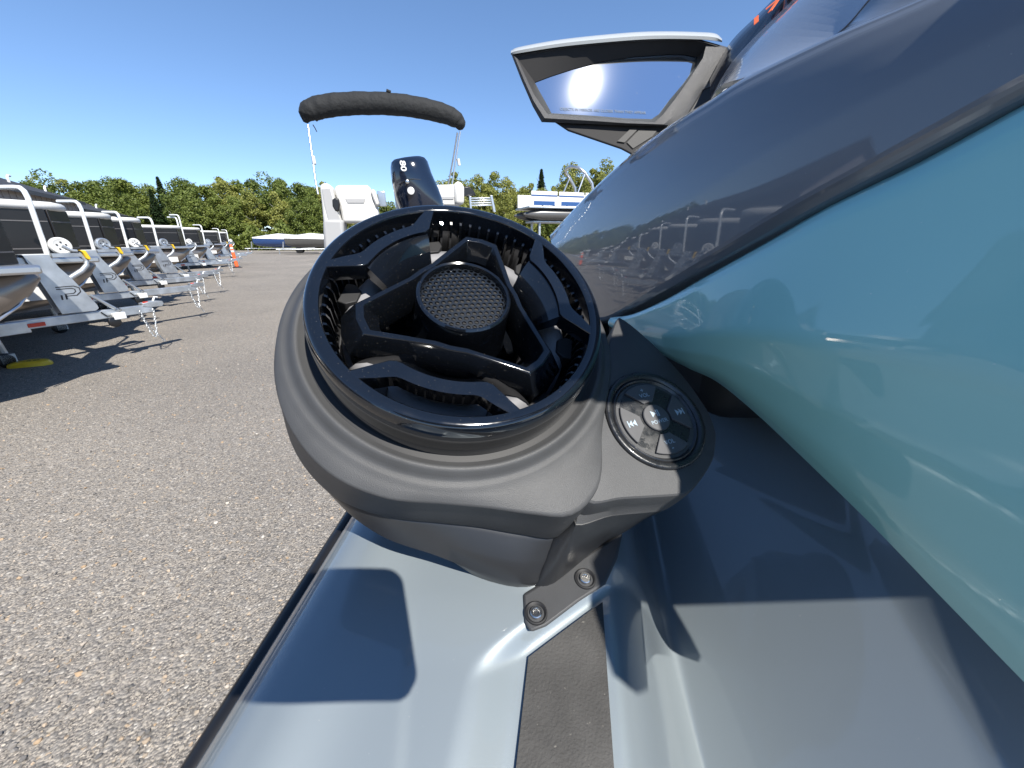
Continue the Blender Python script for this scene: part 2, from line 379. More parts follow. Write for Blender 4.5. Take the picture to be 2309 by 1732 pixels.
for i, Y in enumerate(Ys):
    x0 = x_left(Y); X = x0 + ss * (x_mid(Y) - x0)
    G[i, :, 0] = X; G[i, :, 1] = Y; G[i, :, 2] = deck_z(X, Y) + EYE
v, f = grid_mesh(G)
deck = cpart('gunwale_deck', (v, f), 'silver_paint', sharp=None)
for p in deck.data.polygons: p.use_smooth = True
# rubber rub rail and hull side below it
bm = bmesh.new()
tube(bm, [(x_left(Y) - 0.003, Y, EYE - 0.2735 + TILT * (Y - 0.19)) for Y in np.linspace(-1.3, 1.16, 110)], 0.0095, 12)
cpart('rub_rail', bm, 'rub_rail')
hull_rows = []
for (dx, z) in ((0.002, -0.283), (0.004, -0.33), (0.03, -0.42), (0.06, -0.55), (0.12, -0.70), (0.22, -0.85), (0.42, -0.97)):
    hull_rows.append([(min(x_left(Y) + dx * 1.4, x_mid(Y) - .001), Y, EYE + z * (1 - .35 * max(0, Y - .5)) + TILT * (Y - 0.19)) for Y in np.linspace(-1.3, 1.16, 40)])
cpart('hull_side', patch(hull_rows, 60, 20), 'silver_paint', solid=0.006, sharp=None)
# foam deck mat
mg = []
for s in np.linspace(0, 1, 26):
    yf = .2
    for _ in range(12): a, b = x_mat0(yf) + .0045, x_mat1(yf) - .001; yf = y_front(a + s * (b - a)) - .0045
    row = []
    for Y in np.concatenate([np.linspace(-1.25, .08, 40), np.linspace(.085, yf, 60)]):
        a, b = x_mat0(Y) + .0045, x_mat1(Y) - .001; X = a + s * (b - a)
        row.append((X, Y, float(deck_z(np.array(X), np.array(Y))) + EYE + .0032))
    mg.append(row[::-1])
cpart('deck_mat', grid_mesh(np.array(mg)), 'mat_foam', solid=0.004, sharp=None)

# body side: a wall that runs forward beside the footwell
def wall_x(Y): return 0.2165 - 0.2268 * Y + 6.0 * np.maximum(0.0, 0.30 - Y) ** 3
def onwall_many(px, py, off):
    px = np.asarray(px, float); py = np.asarray(py, float); off = np.broadcast_to(np.asarray(off, float), px.shape)
    r = FWD + ((866.0 - py * KV) / 867.0)[..., None] * UPV + ((px * KV - 1154.5) / 867.0)[..., None] * RGT
    d = np.full(px.shape, 0.3)
    for _ in range(240): d = d - (r[..., 0] * d - wall_x(r[..., 1] * d) - off) / (r[..., 0] + 0.2268 + 1.4)
    return ORG + r * d[..., None]
def onwall(x, y, off=0.0): return onwall_many(np.array([x]), np.array([y]), off)[0]
def soft_profile(pts, v, sig=0.02):
    x = np.linspace(-.1, 1.1, 1201); y = np.interp(x, [p[0] for p in pts], [p[1] for p in pts])
    k = np.exp(-(np.arange(-80, 81) * .001 / sig) ** 2 / 2); k /= k.sum(); y2 = np.convolve(np.pad(y, 80, mode='edge'), k, mode='valid')
    e = np.clip(np.minimum(x, 1 - x) / .05, 0, 1); return np.interp(v, x, y * (1 - e) + y2 * e)
def edge2d(P, n): return crom([(a, b, 0) for a, b in P], n)[:, :2]
TT = [(1322, 695), (1373, 687), (1449, 654), (1538, 605), (1672, 533), (1805, 460), (2002, 368), (2212, 256), (2345, 184)]
TB = [(1322, 698), (1418, 747), (1494, 785), (1560, 816), (1650, 888), (1760, 990), (1900, 1124), (2060, 1288), (2245, 1476)]
prof = [(0.0, 0.014), (0.012, 0.004), (0.035, 0.0), (0.25, -0.0055), (0.50, -0.012), (0.54, -0.0122), (0.75, -0.004), (0.90, 0.009), (0.96, 0.018), (1.0, 0.030)]
NU, NV = 260, 150
e0, e1 = edge2d(TT, NU), edge2d(TB, NU); vv = np.concatenate([np.linspace(0, .05, 22)[:-1], np.linspace(.05, .95, NV - 42), np.linspace(.95, 1, 22)[1:]])
wgt = smooth(np.linspace(0, 1, NU) / .62) * .87 + .13
PX = e0[None, :, 0] + (e1 - e0)[None, :, 0] * vv[:, None]; PY = e0[None, :, 1] + (e1 - e0)[None, :, 1] * vv[:, None]
G = onwall_many(PX, PY, soft_profile(prof, vv, .018)[:, None] * wgt[None, :])
ext = [G + np.zeros(3)]
for (dx_, dy_, dz_) in ((.012, -.004, .03), (.03, -.006, .08), (.06, -.004, .13)):
    ext.append((G[:, -1] + np.stack([np.full(len(vv), dx_), np.full(len(vv), dy_), dz_ * vv], 1))[:, None])
teal = cpart('side_panel', grid_mesh(np.concatenate(ext, 1)), 'teal_paint', solid=0.005, sharp=None)
teal['label'] = 'teal glossy side panel'

GH = [(1193, 511), (1280, 421), (1369, 342), (1460, 276), (1537, 230), (1619, 181), (1797, 100), (1951, 38), (2042, 0), (2260, -95)]
GL = [(1204, 560), (1262, 640), (1309, 681), (1430, 615.5), (1552, 543), (1725, 441), (1925, 332), (2080, 246), (2212, 174), (2380, 82)]
GB = [(1216, 590), (1275, 668), (1318, 694), (1449, 653), (1570, 588), (1745, 494), (1950, 394), (2100, 315), (2240, 242), (2410, 150)]
g0, g1, g2 = edge2d(GH, 220), edge2d(GL, 220), edge2d(GB, 220)
va = np.concatenate([np.linspace(0, .05, 18)[:-1], np.linspace(.05, 1, 70)]); vb = np.linspace(0, 1, 30)[1:]
pa = soft_profile([(0, .034), (.006, .025), (.018, .021), (.20, .0150), (.40, .0105), (.55, .0085), (1, .008)], va, .03)
pb = np.interp(vb, [0, .25, .5, .8, 1], [.008, .0102, .0155, .027, .045])
PX = np.concatenate([g0[None, :, 0] + (g1 - g0)[None, :, 0] * va[:, None], g1[None, :, 0] + (g2 - g1)[None, :, 0] * vb[:, None]]); PY = np.concatenate([g0[None, :, 1] + (g1 - g0)[None, :, 1] * va[:, None], g1[None, :, 1] + (g2 - g1)[None, :, 1] * vb[:, None]])
G = onwall_many(PX, PY, np.concatenate([pa, pb])[:, None] * np.ones((1, 220)))
G = np.concatenate([G, (G[:, -1] + np.array([.04, -.03, -.01]))[:, None], (G[:, -1] + np.array([.12, -.06, -.03]))[:, None]], 1)
cons = cpart('console_panel', grid_mesh(G), 'grey_paint', solid=0.005, sharp=None)
cons['label'] = 'slate grey glossy console panel'
# dark liner that closes the joint between the two panels
rows = [[onwall(a[0], a[1] - 14, 0.030) for a in TT], [onwall(a[0], a[1], 0.034) for a in TT], [onwall(a[0], a[1] + 60, 0.034) for a in TT]]
cpart('joint_liner', patch(rows, 40, 8), 'matte_black', solid=0.004, sharp=None)

# hood above the console
HL = [(1530, 240, .52), (1593, 133, .50), (1726, 0, .45), (1800, -75, .42)]
HR = [(1619, 181), (1797, 100), (1900, 0), (1975, -75)]
HRw = [onwall(x, y, 0.036) for x, y in HR]
def lift(p, d): p = np.array(p); r = (p - ORG); return p + r / np.linalg.norm(r) * d
HLw = [pv(*q) for q in HL]
mid = [(a * 0.5 + b * 0.5) + np.array([-0.004, -0.004, 0.008]) for a, b in zip(HLw, [lift(p, .03) for p in HRw])]
cpart('hood', patch([HLw, mid, [lift(p, 0.03) for p in HRw]], 24, 20), 'hood_light_grey', solid=0.005, sharp=None)  # lighter colour than the flank stands in for a brighter sky reflection
HD = [onwall(1700, 146, 0.034), onwall(1797.5, 99, 0.034), onwall(2048, -3, 0.034), onwall(2200, -69, 0.034)]
cpart('hood_flank', patch([[lift(HRw[0], .03), lift(HRw[1], .028), lift(HRw[2], .028), lift(HRw[3], .028)], [(lift(a, .02) + b) / 2 for a, b in zip(HRw, HD)], HD], 24, 16), 'grey_paint', solid=0.004, sharp=None)
SL = [(1540, 170, .56), (1583, 97, .555), (1639, 41, .53), (1680, 0, .51), (1750, -75, .47)]
SR = [(1540, 222, .53), (1594, 133, .505), (1660, 66, .478), (1727, 0, .455), (1801, -75, .425)]
strip = cpart('trim_strip', patch([[pv(*a) for a in SL], [(pv(*a) + pv(*b)) / 2 + np.array([-0.003, -0.004, 0.003]) for a, b in zip(SL, SR)], [pv(*b) for b in SR]], 24, 8), 'navy_plastic', solid=0.005, sharp=None)
# orange model number on the strip
a0 = (pv(*SL[2]) + pv(*SR[2])) / 2; ax = pv(1700, 0, .485) - pv(1625, 62, .505); ax /= np.linalg.norm(ax)
ay = pv(*SL[3]) - pv(*SR[3]); ay -= ax * (ay @ ax); ay /= np.linalg.norm(ay); an = np.cross(ax, ay)
if an @ (a0 - ORG) > 0: an = -an
o0 = (pv(1668, 34, .475))
cpart('lettering', place(text_mesh('170', 0.040, 0.0003, shear=0.35, bold=0.0006), lambda a, b, c: o0 + ax * a + ay * b + an * (c + 0.008)), 'print_orange', strip, sharp=None)

# dash, handlebar and seat base (beside and behind the camera; unseen; dash and handlebar shaped to throw the pad, mat and footwell shadows)
core = [(-.125, .105), (-.136, .131), (-.11, .157), (-.076, .171), (-.04, .150), (-.005, .115), (.024, .120), (.036, .155), (.045, .174), (.055, .195), (.07, .205), (.08, .19), (.088, .105)]
def core_ring(x, s): return [(x, y * s - .02 * (1 - s) + (.072 if x > .30 else 0), EYE + .15 + (z - .15) * s) for y, z in core]
bm = bmesh.new(); loops(bm, [core_ring(.262, .97), core_ring(.270, 1.0), core_ring(.292, 1.0), core_ring(.31, 1.02), core_ring(.55, 1.02), core_ring(.59, 1.0), core_ring(.60, .97)])
cpart('dash_console', bm, 'grey_paint', sharp=40)
bm = bmesh.new(); tube(bm, [(.175, .022, EYE + .250), (.18, .023, EYE + .250), (.27, .041, EYE + .253), (.43, .07, EYE + .262), (.59, .03, EYE + .253), (.685, .0, EYE + .25)], [.030, .034, .034, .045, .034, .030], 20)
cpart('handlebar', bm, 'matte_black', sharp=50)
bm = bmesh.new(); tube(bm, [(.44, .16, EYE + .04), (.435, .12, EYE + .17), (.43, .07, EYE + .262)], [.075, .06, .05], 16)
cpart('steering_column', bm, 'matte_black', sharp=50)
bm = bmesh.new(); box(bm, (.42, .72, EYE - .105), (.40, .66, .19))  # added black box standing in for the deep shadow under the side panel
cpart('shade_block', bm, 'matte_black', sharp=30, bevel=0.03)
def seat_ring(Y, w, top): return [(x_mid(Y) + s * w, Y, EYE + z) for s, z in ((-1.15, -.42 + TILT * (Y + .2)), (-1.0, top - .06), (-.8, top - .01), (0, top), (.8, top - .01), (1.0, top - .06), (1.15, -.42 + TILT * (Y + .2)))]
bm = bmesh.new(); loops(bm, [seat_ring(-1.28, .15, -.16), seat_ring(-1.1, .16, -.12), seat_ring(-.75, .15, -.10), seat_ring(-.68, .15, -.15), seat_ring(-.35, .14, -.13), seat_ring(-.22, .12, -.12), seat_ring(-.19, .11, -.17)])
cpart('seat', bm, 'matte_black', sharp=40, bevel=0.01)
# hood top between the two console panels, nose and transom
mn = np.array([.987, -.158, 0]); mc = np.array([x_mid(.19), .19, 0])
def across(p): p = np.asarray(p); return p - 2 * (((p - mc) @ mn)[..., None]) * mn
edge = G[0]; cen = (edge + across(edge)) / 2 + np.array([0, 0, -.004])
cpart('hood_deck', grid_mesh(np.stack([edge + np.array([0, 0, -.003]), edge * .6 + cen * .4 + np.array([0, 0, -.004]), cen, across(edge * .6 + cen * .4) + np.array([0, 0, -.004]), across(edge) + np.array([0, 0, -.003])])), 'grey_paint', sharp=None, solid=.004)
fr_ = G[:, 0][::6]; loop0 = np.concatenate([fr_, across(fr_)[::-1]]); cc = loop0.mean(0); axis = np.array([.158, .987, .12])
bm = bmesh.new(); loops(bm, [loop0, cc + (loop0 - cc) * .93 + axis * .10, cc + (loop0 - cc) * .70 + axis * .25 + np.array([0, 0, -.03]), cc + (loop0 - cc) * .25 + axis * .36 + np.array([0, 0, -.06])], cap0=False)
cpart('nose_cowl', bm, 'teal_paint', sharp=50)
tr_ = [(x_left(-1.3) + dx * 1.4, -1.3, EYE + z + TILT * (-1.49)) for dx, z in ((-.005, -.25), (0.004, -0.33), (0.03, -0.42), (0.06, -0.55), (0.12, -0.70), (0.22, -0.85), (0.42, -0.97))]; tr_ = np.array(tr_)
bm = bmesh.new(); tl_ = np.concatenate([tr_, across(tr_)[::-1]]); loops(bm, [tl_, tl_ + np.array([-.003, -.02, 0])]); cpart('transom', bm, 'grey_paint', sharp=30)
# cradle under the hull
bm = bmesh.new()
for s in (.12, .74): tube(bm, [(s - .2, -1.1, .22), (s, .2, .40), (s + .1, .8, .52)], .05, 6)
cpart('cradle', bm, 'galvanised', sharp=40)
for Y, zt in ((-.9, .26), (.55, .46)):
    for s in (-.33, .33):
        bm = bmesh.new(); tube(bm, [(x_mid(Y) + s, Y, 0), (x_mid(Y) + s, Y, zt)], .04, 8); cpart('cradle_leg', bm, 'galvanised', sharp=40)

# side mirror ------------------------------------------------------------
dm = rv(1265, 185); dm /= np.linalg.norm(dm); MN = np.array(SUN) - dm; MN /= np.linalg.norm(MN)
P0 = pv(1400, 180, 0.56)
def pm(cx, cy, off):
    r = rn(1140 + cx / 3.687, 50 + cy / 3.687); t = ((P0 - ORG) @ MN + off) / (r @ MN); return ORG + r * t
def closed_smooth(pts, n, tight=()):
    P = np.array(pts, float); k = len(P); out = []
    for t in np.linspace(0, k, n, endpoint=False):
        i = int(t); f_ = t - i; a, b, c, d = P[(i - 1) % k], P[i], P[(i + 1) % k], P[(i + 2) % k]
        out.append(0.5 * (2 * b + (c - a) * f_ * .55 + (2 * a - 5 * b + 4 * c - d) * f_ * f_ * .55 + (3 * b - a - 3 * c + d) * f_ ** 3 * .55 + (1 - .55) * 2 * (c - b) * f_))
    return np.array(out)
mirror = bpy.data.objects.new('side_mirror', None); COL.objects.link(mirror); mirror.parent = craft; mirror.empty_display_size = 0.05
mirror.location = Vector(tuple(pm(1300, 900, -0.02))) - Vector(craft.location)
mirror['label'] = 'mirror with sun glaring in its glass'
def mpart(name, data, m, **k): return obj(name, data, m, mirror, world_space=True, **k)
GLS = [(243, 500), (380, 448), (560, 390), (800, 328), (1050, 288), (1350, 268), (1500, 270), (1597, 292), (1580, 372), (1470, 520), (1360, 650), (1275, 765), (1215, 806), (1000, 800), (760, 780), (382, 757), (330, 660), (285, 580)]
INN = [(92, 290), (300, 250), (560, 208), (800, 182), (1050, 163), (1350, 150), (1560, 152), (1668, 192), (1640, 300), (1530, 470), (1430, 612), (1310, 768), (1240, 832), (1000, 818), (760, 796), (348, 764), (235, 600), (160, 440)]
OUT = [(48, 268), (260, 232), (540, 190), (800, 165), (1050, 148), (1350, 134), (1600, 138), (1895, 222), (1850, 310), (1742, 520), (1640, 560), (1500, 780), (1392, 868), (1000, 862), (760, 850), (300, 832), (225, 700), (130, 480)]
bm = bmesh.new(); prism(bm, GLS, lambda a, b, c: pm(a, b, c), -0.004, 0.0)
mpart('mirror_glass', bm, 'mirror_glass', sharp=20)
ctr = np.mean([pm(a, b, 0) for a, b in OUT], axis=0)
def shrink(p, s, off): q = pm(p[0], p[1], off); c = pm(880, 520, off); return c + (q - c) * s
bm = bmesh.new()
loops(bm, [[pm(a[0], a[1], -0.003) for a in GLS], [pm(a[0], a[1], 0.001) for a in GLS], [pm(a[0], a[1], 0.016) for a in INN]], cap0=True, cap1=False)
mpart('mirror_cavity', bm, 'cavity_black', sharp=40)  # dark colour supplies the shade of a deeper recess; this one is shallow
bm = bmesh.new()
loops(bm, [[pm(a[0], a[1], 0.016) for a in INN], [pm((a[0] + b[0]) / 2, (a[1] + b[1]) / 2, 0.019) for a, b in zip(INN, OUT)],
           [pm(b[0], b[1], 0.014) for b in OUT], [shrink(b, 0.99, -0.02) for b in OUT], [shrink(b, 0.90, -0.06) for b in OUT], [shrink(b, 0.6, -0.085) for b in OUT]], cap0=False, cap1=True)
mpart('mirror_housing', bm, 'mirror_plastic', sharp=40)
# painted cap along the top
top = [(44, 268, 240), (130, 252, 206), (500, 196, 142), (1000, 150, 92), (1300, 136, 80), (1600, 140, 86), (1742, 152, 98), (1800, 162, 142)]
bm = bmesh.new(); rr = []
for (x, lo, hi) in top:
    rr.append([pm(x, lo + 3, 0.021), pm(x, (lo + hi) / 2 + 2, 0.023), pm(x, hi + 4, 0.019), pm(x, hi - 2, 0.008), pm(x, hi - 4, -0.06), pm(x, lo + 4, -0.07), pm(x, lo + 6, 0.004)])
rs = np.array(rr); rs = np.array([crom(rs[:, j], 40) for j in range(7)]).transpose(1, 0, 2)
loops(bm, rs)
mpart('mirror_cap', bm, 'cap_paint', sharp=50)
bm = bmesh.new(); prism(bm, [(400, 828), (520, 908), (960, 1058), (1035, 1098), (1060, 1138), (1300, 1010), (1476, 815), (1388, 845)], lambda a, b, c: pm(a, b, c), -0.055, 0.010)
mpart('mirror_mount', bm, 'cavity_black', sharp=30, bevel=0.003)
bm = bmesh.new(); prism(bm, [(930, 990), (1040, 885), (1105, 885), (990, 1000)], lambda a, b, c: pm(a, b, c), 0.008, 0.012); prism(bm, [(1010, 1000), (1115, 890), (1260, 900), (1220, 950), (1060, 1050)], lambda a, b, c: pm(a, b, c), 0.008, 0.0115)
mpart('mount_recess', bm, 'matte_black', sharp=30)
bm = bmesh.new(); prism(bm, [(1395, 868), (1480, 800), (1655, 525), (1735, 522), (1850, 300), (1900, 235), (1960, 330), (1800, 560), (1520, 860)], lambda a, b, c: pm(a, b, c), -0.07, 0.012)
mpart('mirror_arm', bm, 'matte_black', sharp=30, bevel=0.003)
bm = bmesh.new(); prism(bm, [(1700, 660), (1830, 430), (1960, 310), (2000, 298), (2025, 325), (2015, 500), (1990, 560)], lambda a, b, c: pm(a, b, c), -0.085, -0.070)
mpart('arm_foot', bm, 'hood_light_grey', sharp=30, bevel=0.003)
mu_ = pm(1200, 760, 0) - pm(400, 722, 0); mw = np.linalg.norm(mu_); mu_ /= mw; mvv = np.cross(MN, mu_)
mo = pm(815, 738, 0.0006)
mpart('lettering', place(text_mesh('OBJECTS IN MIRROR ARE CLOSER THAN THEY APPEAR', mw / 27.5, 0.00005), lambda a, b, c: mo + mu_ * a + mvv * b + MN * c), 'print_grey', sharp=None)

# starboard half: mirrored copies of the port side parts
def mirrored(o, parent):
    me = o.data.copy(); off = np.array(root_of(o.parent)); n_ = len(me.vertices); co = np.empty(n_ * 3); me.vertices.foreach_get('co', co)
    co = across(co.reshape(-1, 3) + off) - off; me.vertices.foreach_set('co', co.ravel()); me.flip_normals(); me.update()
    c_ = o.copy(); c_.data = me; COL.objects.link(c_); c_.parent = parent; return c_
for o in [o for o in craft.children if o.type == 'MESH' and o.name.split('.')[0] in ('gunwale_deck', 'rub_rail', 'hull_side', 'deck_mat', 'side_panel', 'console_panel', 'joint_liner', 'hood', 'hood_flank', 'trim_strip')]: mirrored(o, craft)
mir2 = mirror.copy(); COL.objects.link(mir2); mir2.parent = craft; del mir2['label']
for o in [o for o in mirror.children if o.name.split('.')[0] != 'lettering']: mirrored(o, mir2)

# ------------------------------------------------------------------ speaker pod
SC0 = ORG + np.array([-.0337, .2760, -.0375]); RR = 0.105
SN = np.array([0.20664, -0.60133, 0.77182]); SA = np.array([0.94572, 0.32499, 0.0]); SB = np.array([-0.25083, 0.72992, 0.63584])
def sp(a, b, n): return SC0 + SA * a + SB * b + SN * n
def pol(r, t, n): return sp(RR * r * math.cos(R(t)), RR * r * math.sin(R(t)), n)
pod = thing('speaker_pod', 'round black marine speaker in a grey pod on the watercraft deck, with control pad', 'speaker', tuple(sp(0.02, -0.17, -0.10)))
def spart(name, data, m, parent=pod, **k): return obj(name, data, m, parent, world_space=True, **k)
def revolve(bm, prof_, n=128, cap=False):
    rings = [[bm.verts.new(tuple(pol(r, 360 * k / n, h))) for k in range(n)] for r, h in prof_]
    for a, b in zip(rings, rings[1:]):
        for k in range(n): bm.faces.new((a[k], a[(k + 1) % n], b[(k + 1) % n], b[k]))
    if cap: bm.faces.new(rings[-1])
# housing: polar loops that swell towards the lower right and shrink to the foot
th = [-180, -165, -150, -135, -120, -104, -92, -82, -74, -64, -50, -30, -10, 15, 45, 75, 105, 135, 160]
def loop(rad, n, N=152):
    t = np.array(th + [180.0]); r = np.array(rad + [rad[0]]); x = np.linspace(-180, 180, N, endpoint=False)
    # smooth periodic interpolation (finite-difference tangents)
    te = np.concatenate([np.array(th) - 360, np.array(th), np.array(th) + 360]).astype(float); re = np.array(rad * 3, float)
    m_ = np.gradient(re, te); out = []
    for q in x:
        i = int(np.searchsorted(te, q, side='right') - 1); h_ = te[i + 1] - te[i]; s = (q - te[i]) / h_
        rr_ = (2 * s ** 3 - 3 * s * s + 1) * re[i] + (s ** 3 - 2 * s * s + s) * h_ * m_[i] + (-2 * s ** 3 + 3 * s * s) * re[i + 1] + (s ** 3 - s * s) * h_ * m_[i + 1]
        out.append(sp(rr_ * math.cos(R(q)), rr_ * math.sin(R(q)), n))
    return out
c = lambda r: [r] * len(th)
K1 = [.1290, .1320, .1355, .1380, .1368, .1338, .1385, .1490, .1595, .1570, .136, .127, .127, .127, .127, .127, .127, .127, .128]
K2 = [.1360, .1390, .1415, .1420, .1385, .1365, .1420, .1540, .1670, .1640, .142, .127, .127, .127, .127, .127, .127, .129, .133]
K3 = [.1180, .1270, .1370, .1430, .1490, .1560, .1710, .1860, .1860, .1680, .132, .112, .110, .108, .107, .107, .106, .108, .112]
K4 = [.0750, .0850, .0980, .1120, .1300, .1500, .1740, .1930, .1930, .1560, .105, .085, .080, .080, .080, .075, .070, .065, .068]
blend = lambda A_, B_, f_: [a + (b - a) * f_ for a, b in zip(A_, B_)]
podl = [loop(c(.100), -.040), loop(c(.1110), -.0345), loop(c(.1128), -.0318), loop(c(.1142), -.0309), loop(c(.1156), -.0310), loop(c(.1172), -.0322), loop(c(.1190), -.0345), loop(c(.1206), -.0362), loop(c(.1222), -.0370), loop(c(.1240), -.0371), loop(c(.1256), -.0374),
        loop(c(.1270), -.0382), loop(blend(c(.1275), K1, .25), -.0390), loop(blend(c(.1275), K1, .90), -.0408), loop(blend(c(.1275), K1, .98), -.0414), loop([a + .0004 for a in K1], -.0424), loop(blend(K1, K2, .06), -.0440), loop(blend(K1, K2, .5), -.0650), loop(blend(K1, K2, .95), -.0855), loop(K2, -.0880), loop([a - .0006 for a in K2], -.0890), loop([a - .006 for a in K2], -.0890)]
podb = [loop([a - .006 for a in K2], -.0888), loop([a - .0012 for a in K2], -.0892), loop([a - .0004 for a in blend(K2, K3, .10)], -.0906), loop(blend(K2, K3, .55), -.0965), loop(K3, -.1040), loop(blend(K3, K4, .5), -.1120), loop(K4, -.1200)]
bm = bmesh.new(); loops(bm, podb, cap0=False)
spart('pod_base', bm, 'satin_dark', sharp=60)
bm = bmesh.new(); loops(bm, podl, cap0=False, cap1=False)
spart('pod_housing', bm, 'pod_plastic', sharp=80)
# grille ring
bm = bmesh.new()
revolve(bm, [(.892, -.052), (.892, -.0020), (.896, -.0006), (.905, 0.0), (.940, .0004), (.962, -.0002), (.978, -.0016), (.990, -.0042), (.998, -.0082), (1.0, -.0130), (1.002, -.022), (1.004, -.0335), (1.0, -.0365), (.985, -.040), (.96, -.046)])
spart('grille_ring', bm, 'ring_black', sharp=50)
bm = bmesh.new(); revolve(bm, [(.99, -.0345), (1.02, -.0350), (1.06, -.0355), (1.08, -.0365), (1.07, -.040), (1.0, -.041)])
gasket = spart('gasket', bm, 'matte_black', sharp=50)
# bracket arms of the grille: three alike
def arc(r, t0, t1, n): return [(r, t0 + (t1 - t0) * i / (n - 1)) for i in range(n)]
brk_mesh = None
def bracket(tc):
    P = [(.925, -34)] + [(.925, -31.5)] + [(.925, -29.5)] + [(.84, -24.5), (.775, -20.5)] + arc(.757, -18.5, 18.5, 15) + [(.775, 20.5), (.84, 24.5), (.925, 29.5), (.925, 31.5), (.925, 34)] + [(.80, 30), (.70, 26.5)] + arc(.672, 23.5, -23.5, 17) + [(.70, -26.5), (.80, -30)]
    bm = bmesh.new()
    def fr(p, h, s=0.0):
        r_, t_ = p; return pol(r_, tc + t_, h)
    n = len(P); topv = [bm.verts.new(tuple(fr(p, -.0004))) for p in P]
    lowv = [bm.verts.new(tuple(fr(p, -.013))) for p in P]
    for k in range(n): bm.faces.new((topv[k], topv[(k + 1) % n], lowv[(k + 1) % n], lowv[k]))
    bm.faces.new(topv); bm.faces.new(lowv[::-1])
    bmesh.ops.bevel(bm, geom=[e for e in bm.edges if all(v in topv for v in e.verts)], offset=0.0009, segments=2, affect='EDGES', profile=0.5)
    # sloped skirt dropping inwards towards the cone
    A_ = arc(.676, -24.5, 24.5, 20)
    r0 = [pol(a, tc + t, -.0030) for a, t in A_]; r1 = [pol(a - .035, tc + t * 1.0, -.0065) for a, t in A_]; r2 = [pol(.535, tc + t * .93, -.020) for a, t in A_]; r3 = [pol(.525, tc + t * .92, -.026) for a, t in A_]
    r4 = [pol(.56, tc + t * .93, -.026) for a, t in A_]; r5 = [pol(.70, tc + t, -.012) for a, t in A_]
    vs = loops(bm, [r0, r1, r2, r3, r4, r5], cap0=False, cap1=False, closed=False)
    for side in (0, -1):
        try: bm.faces.new([q[side] for q in vs])
        except ValueError: pass
    return bm
for tc in (127, 7, -113):
    spart('grille_arm', bracket(tc), 'ring_black', sharp=35)
# comb ribs on the wall inside the ring
bm = bmesh.new()
def rib_bm(t):
    bm = bmesh.new(); w = 0.55
    q = [[pol(r_, t + s, h) for r_, h in ((.90, -.010), (.872, -.0115), (.855, -.016), (.848, -.030), (.838, -.039), (.90, -.042))] for s in (-w, w)]
    loops(bm, q); return bm
rib0 = None
for k in range(72):
    o = spart('rib', rib_bm(k * 5.0), 'gloss_black', sharp=30)
# basket, rubber surround, cone
bm = bmesh.new(); revolve(bm, [(.9, -.05), (.86, -.056), (.80, -.057), (.795, -.050), (.76, -.0475)])
spart('basket', bm, 'matte_black', sharp=40)
bm = bmesh.new(); revolve(bm, [(.825, -.050), (.82, -.038), (.78, -.0315), (.72, -.0290), (.66, -.0320), (.625, -.0400), (.612, -.049)])
spart('rubber_surround', bm, 'rubber_grey', sharp=60)
bm = bmesh.new(); revolve(bm, [(.615, -.048), (.60, -.049), (.57, -.054), (.45, -.064), (.30, -.072), (.05, -.075)], cap=True)
spart('speaker_cone', bm, 'gloss_black', sharp=30)
for k in range(6):      # mounting ears seen through the windows
    bm = bmesh.new(); t = 37 + 60 * k
    loops(bm, [[pol(.80, t - 7, h), pol(.86, t - 6, h), pol(.86, t + 6, h), pol(.80, t + 7, h), pol(.735, t + 4, h), pol(.735, t - 4, h)] for h in (-.046, -.0275)])
    spart('mounting_ear', bm, 'matte_black', sharp=30, bevel=0.0008)
# triangular hub frame
def ring_poly(tip_r, tip_h, mid_r, mid_h):
    P = []
    for tc in (67, 187, 307):
        P += [(tip_r, tc - tip_h), (tip_r * 1.012, tc), (tip_r, tc + tip_h), (mid_r, tc + 60 - mid_h), (mid_r * .985, tc + 60), (mid_r, tc + 60 + mid_h)]
    return P
o_ = ring_poly(.700, 10.5, .425, 16); i_ = ring_poly(.638, 9.0, .378, 15.2); om = ring_poly(.688, 10.0, .415, 15.5); im = ring_poly(.648, 9.2, .385, 15.3)
ol = ring_poly(.80, 11.5, .47, 17); il = ring_poly(.560, 8, .335, 13)
bm = bmesh.new()
T0 = -.0065
R_ = lambda P, h: [pol(r_, t_, h) for r_, t_ in P]
vs = loops(bm, [R_(il, -.034), R_(il, -.020), R_(i_, T0 - .0012), R_(im, T0), R_(om, T0), R_(o_, T0 - .0012), R_(ol, -.022), R_(ol, -.034)], cap0=False, cap1=False)
n = len(vs[0])
for k in range(n): bm.faces.new((vs[-1][k], vs[-1][(k + 1) % n], vs[0][(k + 1) % n], vs[0][k]))
spart('hub_frame', bm, 'gloss_black', sharp=22, bevel=0.0005)
